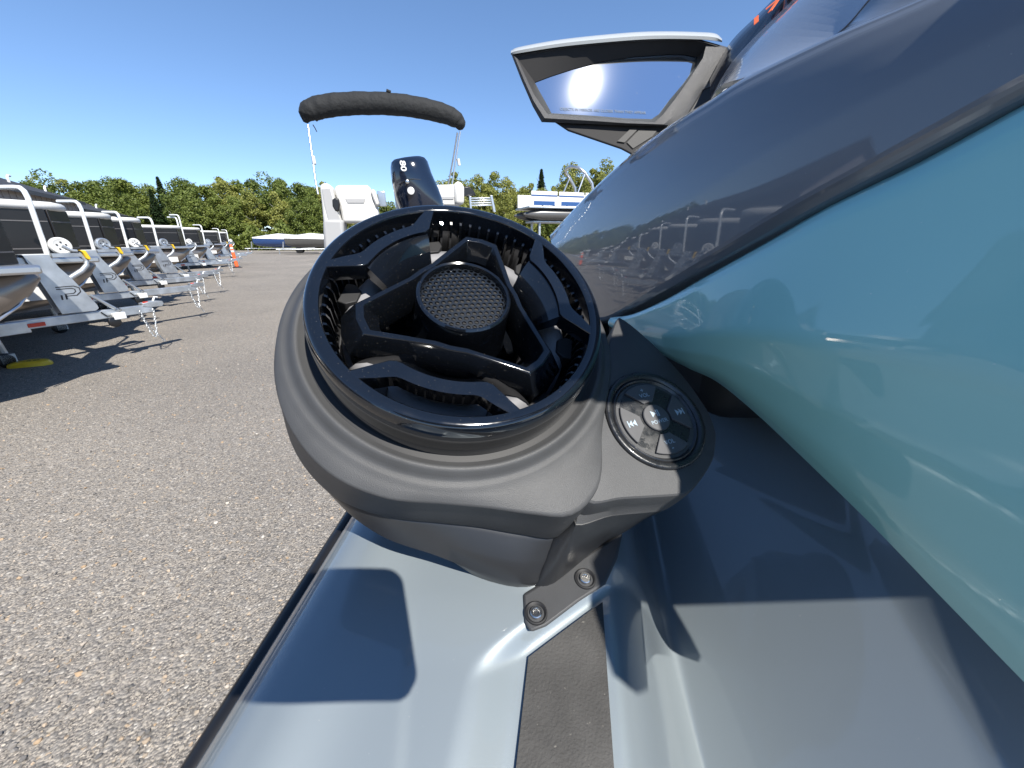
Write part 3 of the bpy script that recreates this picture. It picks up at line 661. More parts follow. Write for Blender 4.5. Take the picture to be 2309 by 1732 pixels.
# tweeter barrel, lip and perforated cover
bm = bmesh.new(); revolve(bm, [(.345, -.040), (.322, -.010), (.320, -.0015), (.315, .0012), (.303, .0022), (.290, .0016), (.282, -.0004), (.278, -.0035), (.278, -.010)], n=96)
tw = spart('tweeter_barrel', bm, 'gloss_black', sharp=40)
bm = bmesh.new(); pit = 0.0415; hole = 0.0160
vc = {}
def dome(a, b): return 0.0012 * (1 - (a * a + b * b) / .29 ** 2) - .0022
for i in range(-12, 13):
    for j in range(-12, 13):
        x = pit * (i + j / 2); y = pit * j * math.sqrt(3) / 2
        if math.hypot(x, y) > .290: continue
        ou, ii, lo = [], [], []
        for k in range(6):
            t = R(60 * k + 30); X, Y = x + pit / math.sqrt(3) * math.cos(t), y + pit / math.sqrt(3) * math.sin(t)
            rr_ = math.hypot(X, Y)
            if rr_ > .280: X, Y = X * .280 / rr_, Y * .280 / rr_
            key = (round(X, 4), round(Y, 4))
            if key not in vc: vc[key] = bm.verts.new(tuple(sp(RR * X, RR * Y, dome(X, Y))))
            ou.append(vc[key])
            X, Y = x + hole * math.cos(t), y + hole * math.sin(t); rr_ = math.hypot(X, Y)
            if rr_ > .277: X, Y = X * .277 / rr_, Y * .277 / rr_
            ii.append(bm.verts.new(tuple(sp(RR * X, RR * Y, dome(X, Y))))); lo.append(bm.verts.new(tuple(sp(RR * X, RR * Y, dome(X, Y) - .0012))))
        for k in range(6):
            k2 = (k + 1) % 6
            try:
                if len({ou[k], ou[k2], ii[k2], ii[k]}) == 4: bm.faces.new((ou[k], ou[k2], ii[k2], ii[k]))
                bm.faces.new((ii[k], ii[k2], lo[k2], lo[k]))
            except ValueError: pass
spart('perforated_cover', bm, 'mesh_black', tw, sharp=50)
bm = bmesh.new(); revolve(bm, [(.277, -.006), (.15, -.006), (.02, -.006)], n=48, cap=True)
spart('cover_backing', bm, 'matte_black', tw, sharp=50)

# control housing to the right of the seam
def cl(P, n): return [sp(a, b, n) for a, b in P]
def rounded(P, n=72): return [tuple(q) for q in closed_smooth([(a, b, 0) for a, b in P], n)[:, :2]]
T_ = rounded([(.152, .006), (.130, -.020), (.1145, -.049), (.0995, -.0745), (.0828, -.1020), (.0588, -.1475), (.0850, -.1515), (.1340, -.1585), (.1520, -.1520), (.1730, -.1385), (.1880, -.1190), (.1920, -.0980), (.1870, -.0660), (.172, -.025)])
def scl(P, s, c_=(.135, -.085), d=(0, 0)): return [(c_[0] + (a - c_[0]) * s + d[0], c_[1] + (b - c_[1]) * s + d[1]) for a, b in P]
bm = bmesh.new()
def mixp(P, Q, f_): return [(a[0] + (b[0] - a[0]) * f_, a[1] + (b[1] - a[1]) * f_) for a, b in zip(P, Q)]
# foot outline below: slides down towards the deck fixing
Bt = rounded([(.150, -.03), (.130, -.05), (.112, -.08), (.085, -.118), (.0225, -.192), (.036, -.196), (.092, -.1740), (.110, -.1690), (.130, -.160), (.145, -.148), (.155, -.13), (.160, -.10), (.160, -.07), (.158, -.05)])
loops(bm, [cl(scl(T_, .55), -.0420), cl(scl(T_, .80), -.0418), cl(scl(T_, .975), -.0428), cl(scl(T_, .992), -.0437), cl(T_, -.0455), cl(scl(T_, 1.0, d=(0, -.0015)), -.054), cl(scl(T_, .998, d=(-.001, -.003)), -.0620), cl(mixp(scl(T_, .99, d=(-.002, -.004)), Bt, .14), -.0660)], cap0=True, cap1=False)
cb_ = bmesh.new()
loops(cb_, [cl(mixp(scl(T_, .985, d=(-.002, -.004)), Bt, .14), -.0655), cl(mixp(scl(T_, .985, d=(-.002, -.004)), Bt, .17), -.0680), cl(mixp(T_, Bt, .50), -.0850), cl(mixp(T_, Bt, .85), -.1030), cl(Bt, -.1230)])
spart('control_base', cb_, 'satin_dark', sharp=50)  # darker than the housing: the underside's weaker light put into its colour
spart('control_housing', bm, 'pod_plastic', sharp=26)
# control pad
PC = np.array([.138, -.0983]); PR = .042; PN = -.0425
pad = None
def pp(x, y, n): return sp(PC[0] + x * PR, PC[1] + y * PR, PN + n)
def prev(bm, prof_, n=80, cap=False):
    rings = [[bm.verts.new(tuple(pp(r_ * math.cos(2 * math.pi * k / n), r_ * math.sin(2 * math.pi * k / n), h)) ) for k in range(n)] for r_, h in prof_]
    for a, b in zip(rings, rings[1:]):
        for k in range(n): bm.faces.new((a[k], a[(k + 1) % n], b[(k + 1) % n], b[k]))
    if cap: bm.faces.new(rings[-1])
bm = bmesh.new(); prev(bm, [(1.0, -.004), (1.0, .0015), (.985, .0030), (.95, .0035), (.90, .0030), (.865, .0010), (.855, .0006), (.845, .0018), (.82, .0022), (.79, .0010), (.77, .0002), (.70, .0006), (.2, .0014)], cap=True)
pad = spart('control_pad', bm, 'pad_black', sharp=50)
def sector(tc, half, r0, r1):
    o1 = [(r1 * math.cos(R(tc + t)), r1 * math.sin(R(tc + t))) for t in np.linspace(-half, half, 12)]
    h0 = half * 0.55
    return o1 + [(r0 * math.cos(R(tc + t)), r0 * math.sin(R(tc + t))) for t in np.linspace(h0, -h0, 5)]
PT = 4.0
for tc in (90, 180, 270, 0):
    bm = bmesh.new(); poly = sector(tc + PT, 31, .33, .72); prism(bm, poly, lambda a, b, c_: pp(a, b, c_), .0002, .0028)
    spart('button', bm, 'button_rubber', pad, sharp=30, bevel=0.0005)
bm = bmesh.new(); prev(bm, [(.27, .0004), (.268, .0030), (.255, .0036), (.15, .0040)], n=40, cap=True)
spart('button', bm, 'button_rubber', pad, sharp=40)
ca, sa = math.cos(R(PT)), math.sin(R(PT))
def pr(x, y, n): return pp(x * ca - y * sa, x * sa + y * ca, n)
def icon(polys, x, y, s, lift_, name):
    bm = bmesh.new()
    for P in polys: prism(bm, [(x + a * s, y + b * s) for a, b in P], lambda a, b, c_: pr(a, b, c_), lift_, lift_ + .00012)
    spart(name, bm, 'print_white', pad, sharp=None)
tri = lambda x0, d: [(x0, -.5), (x0 + d, 0), (x0, .5)]
bar = lambda x0, w: [(x0, -.5), (x0 + w, -.5), (x0 + w, .5), (x0, .5)]
icon([bar(-.75, .16), tri(.0, -.58)[::-1], tri(.62, -.58)[::-1]], -.545, 0, .13, .00285, 'rewind_symbol')
icon([bar(.6, .16), tri(-.62, .58), tri(0, .58)], .545, 0, .13, .00285, 'forward_symbol')
icon([tri(-.65, .75), bar(.2, .15), bar(.5, .15)], -.01, .075, .13, .00405, 'play_symbol')
icon([bar(-.35, .12)], 1e-6, -.62, .0, .00285, 'level_mark') if False else None
def ptext(s, x, y, size, lift_, name='lettering'):
    spart(name, place(text_mesh(s, size, 0.00004), lambda a, b, c_: pr(x + a, y + b, lift_ + c_)), 'print_white', pad, sharp=None)
ptext('POWER', 0.0, -.095, .105, .00405); ptext('VOL', 0, -.50, .115, .0029); ptext('-', 0, -.61, .16, .0029); ptext('VOL', 0, .48, .115, .0029); ptext('+', 0, .59, .14, .0029)
# fixing bracket with two screws on the deck
bz = EYE - .2440
def bk(x, y, h): r = rv(x, y); t = (bz + h - EYE - TILT * .19) / (r[2] - TILT * r[1]); return ORG + r * t
bmk = [(1129, 1284), (1200, 1240), (1280, 1190), (1345, 1150), (1334, 1205), (1308, 1262), (1250, 1300), (1180, 1353), (1146, 1366), (1133, 1345)]
bm = bmesh.new(); loops(bm, [[bk(a, b, -.012) for a, b in bmk], [bk(a, b, .0006) for a, b in bmk]])
brk = spart('fixing_bracket', bm, 'pod_plastic', sharp=30, bevel=0.002)
for (x, y) in ((1158, 1325), (1264, 1251)):
    c0 = bk(x, y, .0007)
    def dk(r_, h, n=28): return [c0 + np.array([r_ * math.cos(2 * math.pi * k / n), r_ * math.sin(2 * math.pi * k / n), h + TILT * r_ * math.sin(2 * math.pi * k / n)]) for k in range(n)]
    bm = bmesh.new(); loops(bm, [dk(.0080, -.001), dk(.0078, .0010), dk(.0070, .0012), dk(.0058, .0002), dk(.0052, -.0006)], cap1=True)
    spart('screw_seat', bm, 'matte_black', brk, sharp=40)
    bm = bmesh.new(); hx = [c0 + np.array([.0024 * math.cos(R(60 * k)), .0024 * math.sin(R(60 * k)), .0012]) for k in range(6)]
    loops(bm, [dk(.0042, -.0008), dk(.0042, .0014), dk(.0037, .0020), dk(.0023, .0020), dk(.0020, .0016), dk(.0018, .0002)], cap1=True)
    spart('screw', bm, 'steel_screw', brk, sharp=30)

# the telephone that takes the picture; its shadow lies on the deck
ph = bpy.data.objects.new('smartphone', None)
def fp(a, b, n): return ORG + RGT * a + UPV * b + FWD * n
cs = []
x0, x1, y0, y1, rc = -.112, .055, -.036, .048, .013
for (cx_, cy_, t0) in ((x1 - rc, y1 - rc, 0), (x0 + rc, y1 - rc, 90), (x0 + rc, y0 + rc, 180), (x1 - rc, y0 + rc, 270)):
    cs += [(cx_ + rc * math.cos(R(t0 + t)), cy_ + rc * math.sin(R(t0 + t))) for t in range(0, 91, 15)]
bm = bmesh.new(); prism(bm, cs, fp, -.013, -.004)
bpy.data.objects.remove(ph)
phone = obj('smartphone', bm, 'phone_black', sharp=30, bevel=0.0015)
tag(phone, 'smartphone held over the deck, casting the rounded shadow', 'phone')

# ------------------------------------------------------------------ boat trailers and the pontoon boats on them
AX = R(90 - 21)                         # heading of the parked trailers (world angle)
def fz(*p): return Vector(p)
def make_trailer(name, label, loc, near=True, rz=AX, group='galvanised trailers in the row', post_h=2.0, arms=1, dx=0.0, wheel='white_gel', handle='yellow_plastic'):
    """local x = along the tongue towards the coupler (x = 0), z up"""
    t = thing(name, label, 'trailer', loc, rz, group)
    bm = bmesh.new(); box(bm, (-0.75 + dx / 2, 0, .565), (1.30 + dx, .075, .10)); obj('tongue', bm, 'galvanised', t, sharp=30, bevel=0.008)
    bm = bmesh.new(); box(bm, (-2.35, 0, .545), (2.2, .10, .125)); obj('main_beam', bm, 'galvanised', t, sharp=30, bevel=0.008)
    # leaning winch-stand plate, seen from its side
    P = [(-.985, .63), (-.70, .625), (-.668, .65), (-.672, .69), (-.80, 1.0), (-.865, 1.12), (-.905, 1.25), (-1.095, 1.25)]
    bm = bmesh.new(); prism(bm, P, lambda a, b, c_: (a, c_, b), -.062, -.055); st = obj('winch_stand', bm, 'galvanised', t, sharp=30, bevel=0.003)
    bm = bmesh.new(); prism(bm, P, lambda a, b, c_: (a, c_, b), .055, .062); obj('winch_stand', bm, 'galvanised', t, sharp=30, bevel=0.003)
    bm = bmesh.new(); box(bm, (-1.0, 0, 1.253), (.20, .125, .008)); obj('stand_top', bm, 'bright_tube', t, sharp=30)
    if near:     # stencilled mark: a slanted letter P with an inner line
        def fr(a, b, c_): return (a, -.0625 - c_, b)
        bm = bmesh.new(); cx, cz = -.865, .865
        for o_ in (0, 1):
            s = .105 - .042 * o_; h = .055 - .022 * o_; w = .010
            out = [(cx - .09, cz + h), (cx + s * .55, cz + h), (cx + s * .95, cz + h * .55), (cx + s * .95, cz - h * .35), (cx + s * .55, cz - h), (cx - .04, cz - h)]
            inn = [(cx - .09, cz + h - w), (cx + s * .5, cz + h - w), (cx + s * .95 - w, cz + h * .45), (cx + s * .95 - w, cz - h * .25), (cx + s * .5, cz - h + w), (cx - .04, cz - h + w)]
            for k in range(5): prism(bm, [out[k], out[k + 1], inn[k + 1], inn[k]], fr, 0, .0012)
        for k in (0, 1): prism(bm, [(cx - .075 + .036 * k, cz - .035), (cx - .06 + .036 * k, cz - .035), (cx - .065 + .036 * k, cz - .085), (cx - .08 + .036 * k, cz - .085)], fr, 0, .0012)
        obj('stencilled_mark', bm, 'print_dark', st, sharp=None)
    bm = bmesh.new(); tube(bm, [(-.70, -.05, .80), (-.52, -.045, .62)], .018, 8); obj('brace', bm, 'galvanised', t)
    bm = bmesh.new(); box(bm, (-1.30, 0, 1.19), (.62, .07, .075)); obj('bow_beam', bm, 'galvanised', t, sharp=30, bevel=0.006)
    # tall guide post with bent-over top
    for k in range(arms):
        y = .02 + .16 * k; hh = post_h - .07 * k
        bm = bmesh.new(); tube(bm, [(-.885, y, 1.20), (-.860, y, hh - .10), (-.860, y + .02, hh - .035), (-.865, y + .06, hh - .005), (-.88, y + .12, hh), (-.95, y + .32, hh)], .023, 10)
        obj('guide_post', bm, 'bright_tube', t, sharp=60)
    # winch wheel on a curved arm
    bm = bmesh.new(); c0 = Vector((-.775, -.02, 1.335))
    n = 28; ringf = lambda r_, y: [(c0.x + r_ * math.cos(2 * math.pi * k / n), c0.y + y, c0.z + r_ * math.sin(2 * math.pi * k / n)) for k in range(n)]
    loops(bm, [ringf(.062, -.030), ringf(.072, -.034), ringf(.084, -.03), ringf(.088, -.02), ringf(.088, .02), ringf(.08, .03), ringf(.03, .03)])
    wh = obj('winch_wheel', bm, wheel, t, sharp=40)
    bm = bmesh.new()
    bm.free()
    for k in range(5 if near else 0):
        bm = bmesh.new(); a = R(72 * k + 18); loops(bm, [[(c0.x + .038 * math.cos(a) + .008 * math.cos(2 * math.pi * q / 10), c0.y + y, c0.z + .038 * math.sin(a) + .008 * math.sin(2 * math.pi * q / 10)) for q in range(10)] for y in (-.036, -.028)])
        obj('wheel_hole', bm, 'print_dark', wh, sharp=30)
    bm = bmesh.new(); tube(bm, [(-.775, -.05, 1.335), (-.71, -.055, 1.285), (-.67, -.055, 1.28)], .016, 8); tube(bm, [(-.66, -.03, 1.25), (-.61, -.03, 1.19), (-.62, -.03, 1.13), (-.68, -.03, 1.07), (-.80, -.03, 1.0)], .026, 8); box(bm, (-.76, -.02, 1.24), (.24, .07, .04))
    obj('winch_arm', bm, 'galvanised', t, sharp=50)
    bm = bmesh.new(); loops(bm, [[(-.655, y, 1.29), (-.61, y, 1.285), (-.585, y, 1.20), (-.60, y, 1.18), (-.625, y, 1.20), (-.635, y, 1.26)] for y in (-.085, -.035)]); obj('winch_handle', bm, handle, t, sharp=30, bevel=0.006)
    # coupler
    bm = bmesh.new(); loops(bm, [[(dx + a_, s * b_, z_) for a_, b_, z_ in ((-.20, .045, .60), (-.20, .05, .64), (-.07, .05, .655), (.03, .03, .64), (.045, .02, .60), (.01, .035, .575), (-.12, .045, .58))] for s in (-1, 1)])
    cp = obj('coupler', bm, 'galvanised', t, sharp=30, bevel=0.006)
    bm = bmesh.new(); tube(bm, [(dx - .06, 0, .65), (dx - .03, 0, .70), (dx, 0, .69)], .012, 6); obj('latch', bm, 'bright_tube', cp, sharp=50)
    bm = bmesh.new(); box(bm, (-1.20, -.053, .555), (.13, .006, .04)); obj('side_reflector', bm, 'reflector_red', t, sharp=30)
    bm = bmesh.new(); box(bm, (dx - .16, -.03, .648), (.05, .02, .018)); obj('side_reflector', bm, 'reflector_red', t, sharp=30)
    # swivel jack folded under the tongue
    bm = bmesh.new(); box(bm, (-.52, -.07, .535), (.12, .06, .08)); jk = obj('jack_mount', bm, 'bright_tube', t, sharp=30, bevel=0.006)
    bm = bmesh.new(); loops(bm, [[(-.58 + r_ * math.cos(2 * math.pi * k / 16), y, .47 + r_ * math.sin(2 * math.pi * k / 16)) for k in range(16)] for r_, y in ((.05, -.06), (.06, -.065), (.06, -.09), (.05, -.095))]); obj('jack_wheel', bm, 'rub_rail', jk, sharp=40)
    # wiring loop
    bm = bmesh.new(); tube(bm, [(-.66, -.05, .60), (-.62, -.06, .545), (-.54, -.065, .545), (-.47, -.06, .60), (-.50, -.05, .63)], .006, 5); obj('cable', bm, 'rub_rail', t)
    # safety chains
    if near:
        for (xa, xb, low, ya) in ((-.26, -.12, .21, -.05), (-.26, -.05, .10, .05)):
            bm = bmesh.new(); pts = []
            for s in np.linspace(0, 1, 40):
                x = dx + xa + (xb - xa) * s; z = .56 - (4 * s * (1 - s)) * (.56 - low) if ya < 0 else .56 - s ** .9 * (.56 - low); pts.append(Vector((x, ya - .02, z)))
            step = 0; L = 0; last = pts[0]; k = 0
            for p in pts[1:]:
                d = (p - last)
                if d.length < 0.026: continue
                mid = (p + last) / 2; dr = d.normalized(); side = Vector((0, 1, 0)) if k % 2 else dr.cross(Vector((0, 1, 0))).normalized()
                ring = [mid + dr * (.019 * math.cos(a)) + side * (.010 * math.sin(a)) for a in np.linspace(0, 2 * math.pi, 8, endpoint=False)]
                tube(bm, ring + [ring[0]], .0042, 4, cap=False); last = p; k += 1
            obj('safety_chain', bm, 'galvanised', t, sharp=60)
    # frame arms, cross member and front support leg
    for s in (-1, 1):
        bm = bmesh.new(); tube(bm, [(-1.6, s * .06, .545), (-2.6, s * .55, .55), (-3.0, s * .62, .55), (-5.8, s * .62, .55)], .05, 4); obj('frame_rail', bm, 'galvanised', t, sharp=40)
    bm = bmesh.new(); box(bm, (-2.6, 0, .56), (.10, 1.7, .08)); obj('cross_member', bm, 'galvanised', t, sharp=30, bevel=0.008)
    bm = bmesh.new(); box(bm, (-5.0, 0, .50), (.12, 1.9, .08)); obj('axle', bm, 'galvanised', t, sharp=30, bevel=0.008)
    bm = bmesh.new(); tube(bm, [(-1.29, .85, .60), (-1.25, .85, .14)], .03, 8); box(bm, (-1.25, .85, .10), (.12, .08, .10)); lg = obj('support_leg', bm, 'galvanised', t, sharp=40)
    bm = bmesh.new(); loops(bm, [[(-1.27 + r_ * math.cos(2 * math.pi * k / 20), .85 + y, .085 + r_ * math.sin(2 * math.pi * k / 20)) for k in range(20)] for r_, y in ((.07, -.04), (.085, -.03), (.085, .03), (.07, .04))]); obj('leg_wheel', bm, 'rub_rail', lg, sharp=40)
    for s in (-1, 1):
        bm = bmesh.new(); cwh = (-5.0, s * 1.05, .31)
        loops(bm, [[(cwh[0] + r_ * math.cos(2 * math.pi * k / 24), cwh[1] + y, cwh[2] + r_ * math.sin(2 * math.pi * k / 24)) for k in range(24)] for r_, y in ((.16, -.09), (.27, -.10), (.305, -.08), (.305, .08), (.27, .10), (.16, .09))]); obj('road_wheel', bm, 'rub_rail', t, sharp=40)
    return t

def make_pontoon(name, label, loc, rz=AX, group='dark pontoon boats in the trailer row', lettering=False):
    """local x = towards the bow (x = 0 at the bow gate)"""
    t = thing(name, label, 'boat', loc, rz, group)
    LEN, W = 6.2, 1.16
    bm = bmesh.new(); box(bm, (-LEN / 2 - .02, 0, 1.16), (LEN + .10, 2 * W + .06, .075)); obj('deck', bm, 'aluminium', t, sharp=30, bevel=0.02)
    # fence panels: starboard, bow pair, port
    segs = [((-LEN, -W), (-2.9, -W)), ((-2.82, -W), (-.30, -W)), ((-.30, -W), (0, -W + .28)), ((0, -W + .28), (0, -.38)), ((0, .38), (0, W - .28)), ((0, W - .28), (-.30, W)), ((-.30, W), (-2.82, W)), ((-2.9, W), (-LEN, W))]
    for (a, b) in segs:
        d = Vector((b[0] - a[0], b[1] - a[1], 0)); ln = d.length; m = Matrix.Rotation(math.atan2(d.y, d.x), 3, 'Z')
        bm = bmesh.new(); box(bm, ((a[0] + b[0]) / 2, (a[1] + b[1]) / 2, 1.465), (ln - .02, .03, .53), m)
        p = obj('fence_panel', bm, 'fence_black', t, sharp=30, bevel=0.006)
        bm = bmesh.new()
        for z in (1.30, 1.60): box(bm, ((a[0] + b[0]) / 2, (a[1] + b[1]) / 2, z), (ln - .04, .04, .012), m)
        obj('trim_line', bm, 'trim_grey', p, sharp=30)
    bm = bmesh.new(); rail = [(-LEN, -W, 1.77), (-3, -W, 1.77), (-.45, -W, 1.77), (-.22, -W + .05, 1.77), (-.05, -W + .25, 1.765), (0, -W + .5, 1.76), (0, 0, 1.755), (0, W - .5, 1.76), (-.05, W - .25, 1.765), (-.22, W - .05, 1.77), (-.45, W, 1.77), (-3, W, 1.77), (-LEN, W, 1.77)]
    tube(bm, rail, .050, 10); obj('top_rail', bm, 'white_vinyl', t, sharp=60)
    for y in (-.86, .86):
        bm = bmesh.new(); n = 20
        st = [(-LEN, 0, .30), (-LEN + .05, 0, .31), (-1.5, 0, .31), (-.95, .0, .305), (-.5, .03, .27), (-.20, .10, .19), (.0, .17, .10), (.10, .22, .03)]
        loops(bm, [[(x, y + r_ * math.cos(2 * math.pi * k / n), .86 + dz + r_ * math.sin(2 * math.pi * k / n)) for k in range(n)] for x, dz, r_ in st])
        pt = obj('pontoon_tube', bm, 'tube_brown', t, sharp=40)
        bm = bmesh.new(); box(bm, (-2.6, y - .318, .80), (4.2, .012, .15)); obj('name_band', bm, 'white_vinyl', pt, sharp=30)
        if lettering and y < 0:
            obj('lettering', place(text_mesh('PRINCECRAFT', .17, .001, shear=.25, bold=.004), lambda a, b, c_: (-1.75 + a, y - .326 - c_, .80 + b)), 'print_dark', pt, sharp=None)
        bm = bmesh.new(); tube(bm, [(-.38, y - .2, .72), (-.12, y - .1, .86), (.10, y, 1.07)], .012, 6); obj('keel_strip', bm, 'aluminium', pt)
    bm = bmesh.new(); box(bm, (-2.9, 0, .70), (4.6, .62, .22)); obj('under_skin', bm, 'fence_black', t, sharp=30, bevel=0.03)
    bm = bmesh.new(); box(bm, (-3.0, 0, 1.40), (5.4, 1.9, .42)); obj('seating', bm, 'fence_black', t, sharp=30, bevel=0.08)
    return t

ax = Vector((math.cos(AX), math.sin(AX), 0)); rdir = Vector((-.52, .854, 0)).normalized()
tr_lab = ['nearest galvanised boat trailer, with chains hanging from its coupler', 'second galvanised boat trailer from the camera, its chains reaching the gravel', 'third galvanised boat trailer in the row', 'fourth galvanised boat trailer in the row',
          'fifth boat trailer, with a doubled tall guide post', 'sixth boat trailer in the row, behind the doubled post', 'seventh boat trailer, level with the orange marker post', 'farthest boat trailer at the end of the row']
pb_lab = ['black pontoon boat cut off by the left edge of the photo', 'black pontoon boat behind the nearest trailer, lettering on its pontoon', 'third black pontoon boat, behind the second trailer stand', 'fourth dark pontoon boat from the camera',
          'fifth dark pontoon boat, behind the fourth trailer stand', 'sixth dark pontoon boat in the row', 'seventh dark pontoon boat in the row', 'farthest dark pontoon boat, by the blue bin']
spots = [(-4.94, 4.40, .78), (-6.28, 6.20, 1.28), (-7.62, 8.20, 1.22), (-8.45, 9.85, 1.25), (-11.55, 14.6, 1.44), (-12.6, 16.9, 1.3), (-15.9, 22.5, 1.3), (-17.6, 25.6, 1.3)]
for i, (x, y, ln) in enumerate(spots):
    turn = R([0, 1, -1, 0.5, -1, 1, 0, -1][i]); q = Vector((x, y, 0)) + ax * .82
    make_trailer('boat_trailer', tr_lab[i], (q.x, q.y, 0), near=(i < 5), rz=AX + turn, arms=2 if i == 4 else 1, post_h=[1.90, 1.92, 1.90, 1.88, 2.2, 1.95, 1.95, 1.95][i], dx=ln - .82, wheel=['white_gel', 'galvanised', 'white_gel', 'galvanised', 'white_gel', 'galvanised', 'rub_rail', 'white_gel'][i], handle=['yellow_plastic', 'yellow_plastic', 'yellow_plastic', 'yellow_plastic', 'bright_tube', 'rub_rail', 'yellow_plastic', 'rub_rail'][i])
    b = Vector((x, y, 0)) - ax * [.60, .60, .60, .75, .6, .7, .7, .7][i]
    make_pontoon('pontoon_boat', pb_lab[i], (b.x, b.y, 0), rz=AX + turn, lettering=(i < 3))

# yellow wheel chock lying on the gravel
yp = onz(72, 820, 0.02); yt = thing('wheel_chock', 'flat yellow plastic piece lying on gravel at the shadow edge, lower left', 'chock', (yp[0], yp[1], 0), R(25))
bm = bmesh.new(); n = 14
loops(bm, [[(.19 * s * math.cos(math.pi * k / n), .17 * s * math.sin(math.pi * k / n) - .05, z) for k in range(n + 1)] + [(-.14 * s, -.09, z), (.14 * s, -.09, z)] for s, z in ((1, .0), (1, .02), (.88, .05), (.6, .062))]); obj('shell', bm, 'yellow_plastic', yt, sharp=40)
bm = bmesh.new(); box(bm, (.06, -.02, .0625), (.05, .016, .004)); box(bm, (.0, -.03, .0625), (.03, .016, .004)); obj('printed_mark', bm, 'print_dark', yt, sharp=30)

# orange marker post
dp = onz(535, 603.5, 0); t = thing('marker_post', 'orange plastic marker post with white bands, leaning beside the trailers', 'marker post', (dp[0], dp[1], 0))
bm = bmesh.new(); tube(bm, [(0, 0, .02), (-.03, 0, .55), (-.06, 0, 1.12), (-.062, 0, 1.15)], [.085, .075, .065, .05], 14); po = obj('post', bm, 'safety_orange', t, sharp=50)
for z in (.82, .98):
    bm = bmesh.new(); x = -.06 * z / 1.12; tube(bm, [(x, 0, z - .045), (x - .004, 0, z + .045)], [.0745 - .006 * (z - .8), .073 - .006 * (z - .8)], 14); obj('white_band', bm, 'white_vinyl', po, sharp=50)
bm = bmesh.new(); loops(bm, [[(r_ * math.cos(2 * math.pi * k / 8 + .39), r_ * math.sin(2 * math.pi * k / 8 + .39), z) for k in range(8)] for r_, z in ((.24, 0), (.24, .03), (.10, .07))]); obj('base', bm, 'rub_rail', t, sharp=40)

# ------------------------------------------------------------------ centre pontoon boat with folded bimini, stern towards the camera
CB = Vector((-1.25, 7.9, 0)); cyaw = R(14)
cb = thing('pontoon_boat', 'white pontoon boat with folded black bimini and tilted outboard, stern on', 'boat', CB, cyaw)
BX = np.array([math.cos(cyaw), math.sin(cyaw), 0]); BY = np.array([-math.sin(cyaw), math.cos(cyaw), 0]); CBn = np.array(CB)
def onboat(x, y, yb):                 # photograph place -> boat-local point lying yb metres forward of the transom
    r = rn(x, y); t = ((CBn - ORG) @ BY + yb) / (r @ BY); q = ORG + r * t - CBn; return np.array([q @ BX, q @ BY, q[2]])
def bpart(name, data, m, parent=cb, **k): return obj(name, data, m, parent, **k)
S_ = lambda x, y: (640 + x / 4.809, 170 + y / 4.809)
def slab(name, poly, y0, y1, m, bevel=0.03, parent=cb):
    A_ = [onboat(*S_(*q), y0) for q in poly]; bm = bmesh.new()
    loops(bm, [A_, [a + np.array([0, y1 - y0, 0]) for a in A_]]); return bpart(name, bm, m, parent, sharp=35, bevel=bevel)
ls = slab('lounger_back', [(545, 1200), (600, 1188), (900, 1188), (935, 1205), (960, 1330), (1010, 1420), (1040, 1600), (640, 1600), (600, 1420), (560, 1300)], .15, .55, 'white_vinyl', .05)
slab('grey_panel', [(665, 1338), (885, 1338), (870, 1385), (690, 1385)], .138, .16, 'grey_vinyl', .004, ls)
slab('lounger_wing', [(385, 1190), (430, 1162), (490, 1175), (520, 1230), (560, 1400), (640, 1650), (430, 1650), (410, 1400)], .05, .5, 'white_vinyl', .06)
slab('side_strip', [(412, 1230), (500, 1228), (530, 1350), (640, 1650), (500, 1650), (440, 1400)], .03, .052, 'grey_vinyl', .004)
slab('lounger_arm', [(940, 1235), (985, 1235), (1035, 1400), (1000, 1420), (960, 1320)], .10, .4, 'white_vinyl', .03)
slab('vent_hose', [(545, 1330), (590, 1330), (608, 1400), (600, 1470), (560, 1480), (525, 1420), (520, 1350)], .02, .10, 'fence_black', .02)
rs_ = slab('lounger_back', [(1640, 1185), (1850, 1180), (1900, 1210), (1915, 1340), (1915, 1420), (1660, 1420)], .35, .75, 'white_vinyl', .05)
slab('lounger_wing', [(1840, 1170), (1890, 1145), (1940, 1160), (1958, 1215), (1960, 1400), (1850, 1400)], .30, .6, 'white_vinyl', .06)
slab('grey_panel', [(1690, 1315), (1850, 1315), (1840, 1345), (1700, 1345)], .335, .36, 'grey_vinyl', .004, rs_)
slab('rail_post', [(1010, 1255), (1095, 1258), (1115, 1420), (1040, 1420)], 1.0, 1.06, 'aluminium', .01)
slab('helm_glass', [(1905, 1210), (2010, 1200), (2060, 1250), (2085, 1300), (1960, 1310)], .9, 1.0, 'fence_black', .02)
for k in range(4):
    slab('boarding_gate_rail', [(2010, 1325 + 26 * k), (2260, 1322 + 26 * k), (2262, 1336 + 26 * k), (2012, 1338 + 26 * k)], .6, .63, 'aluminium', .004)
slab('boarding_gate_post', [(2010, 1310), (2030, 1310), (2040, 1450), (2020, 1450)], .58, .65, 'aluminium', .004)
slab('boarding_gate_post', [(2240, 1300), (2262, 1300), (2300, 1480), (2275, 1480)], .58, .65, 'aluminium', .004)
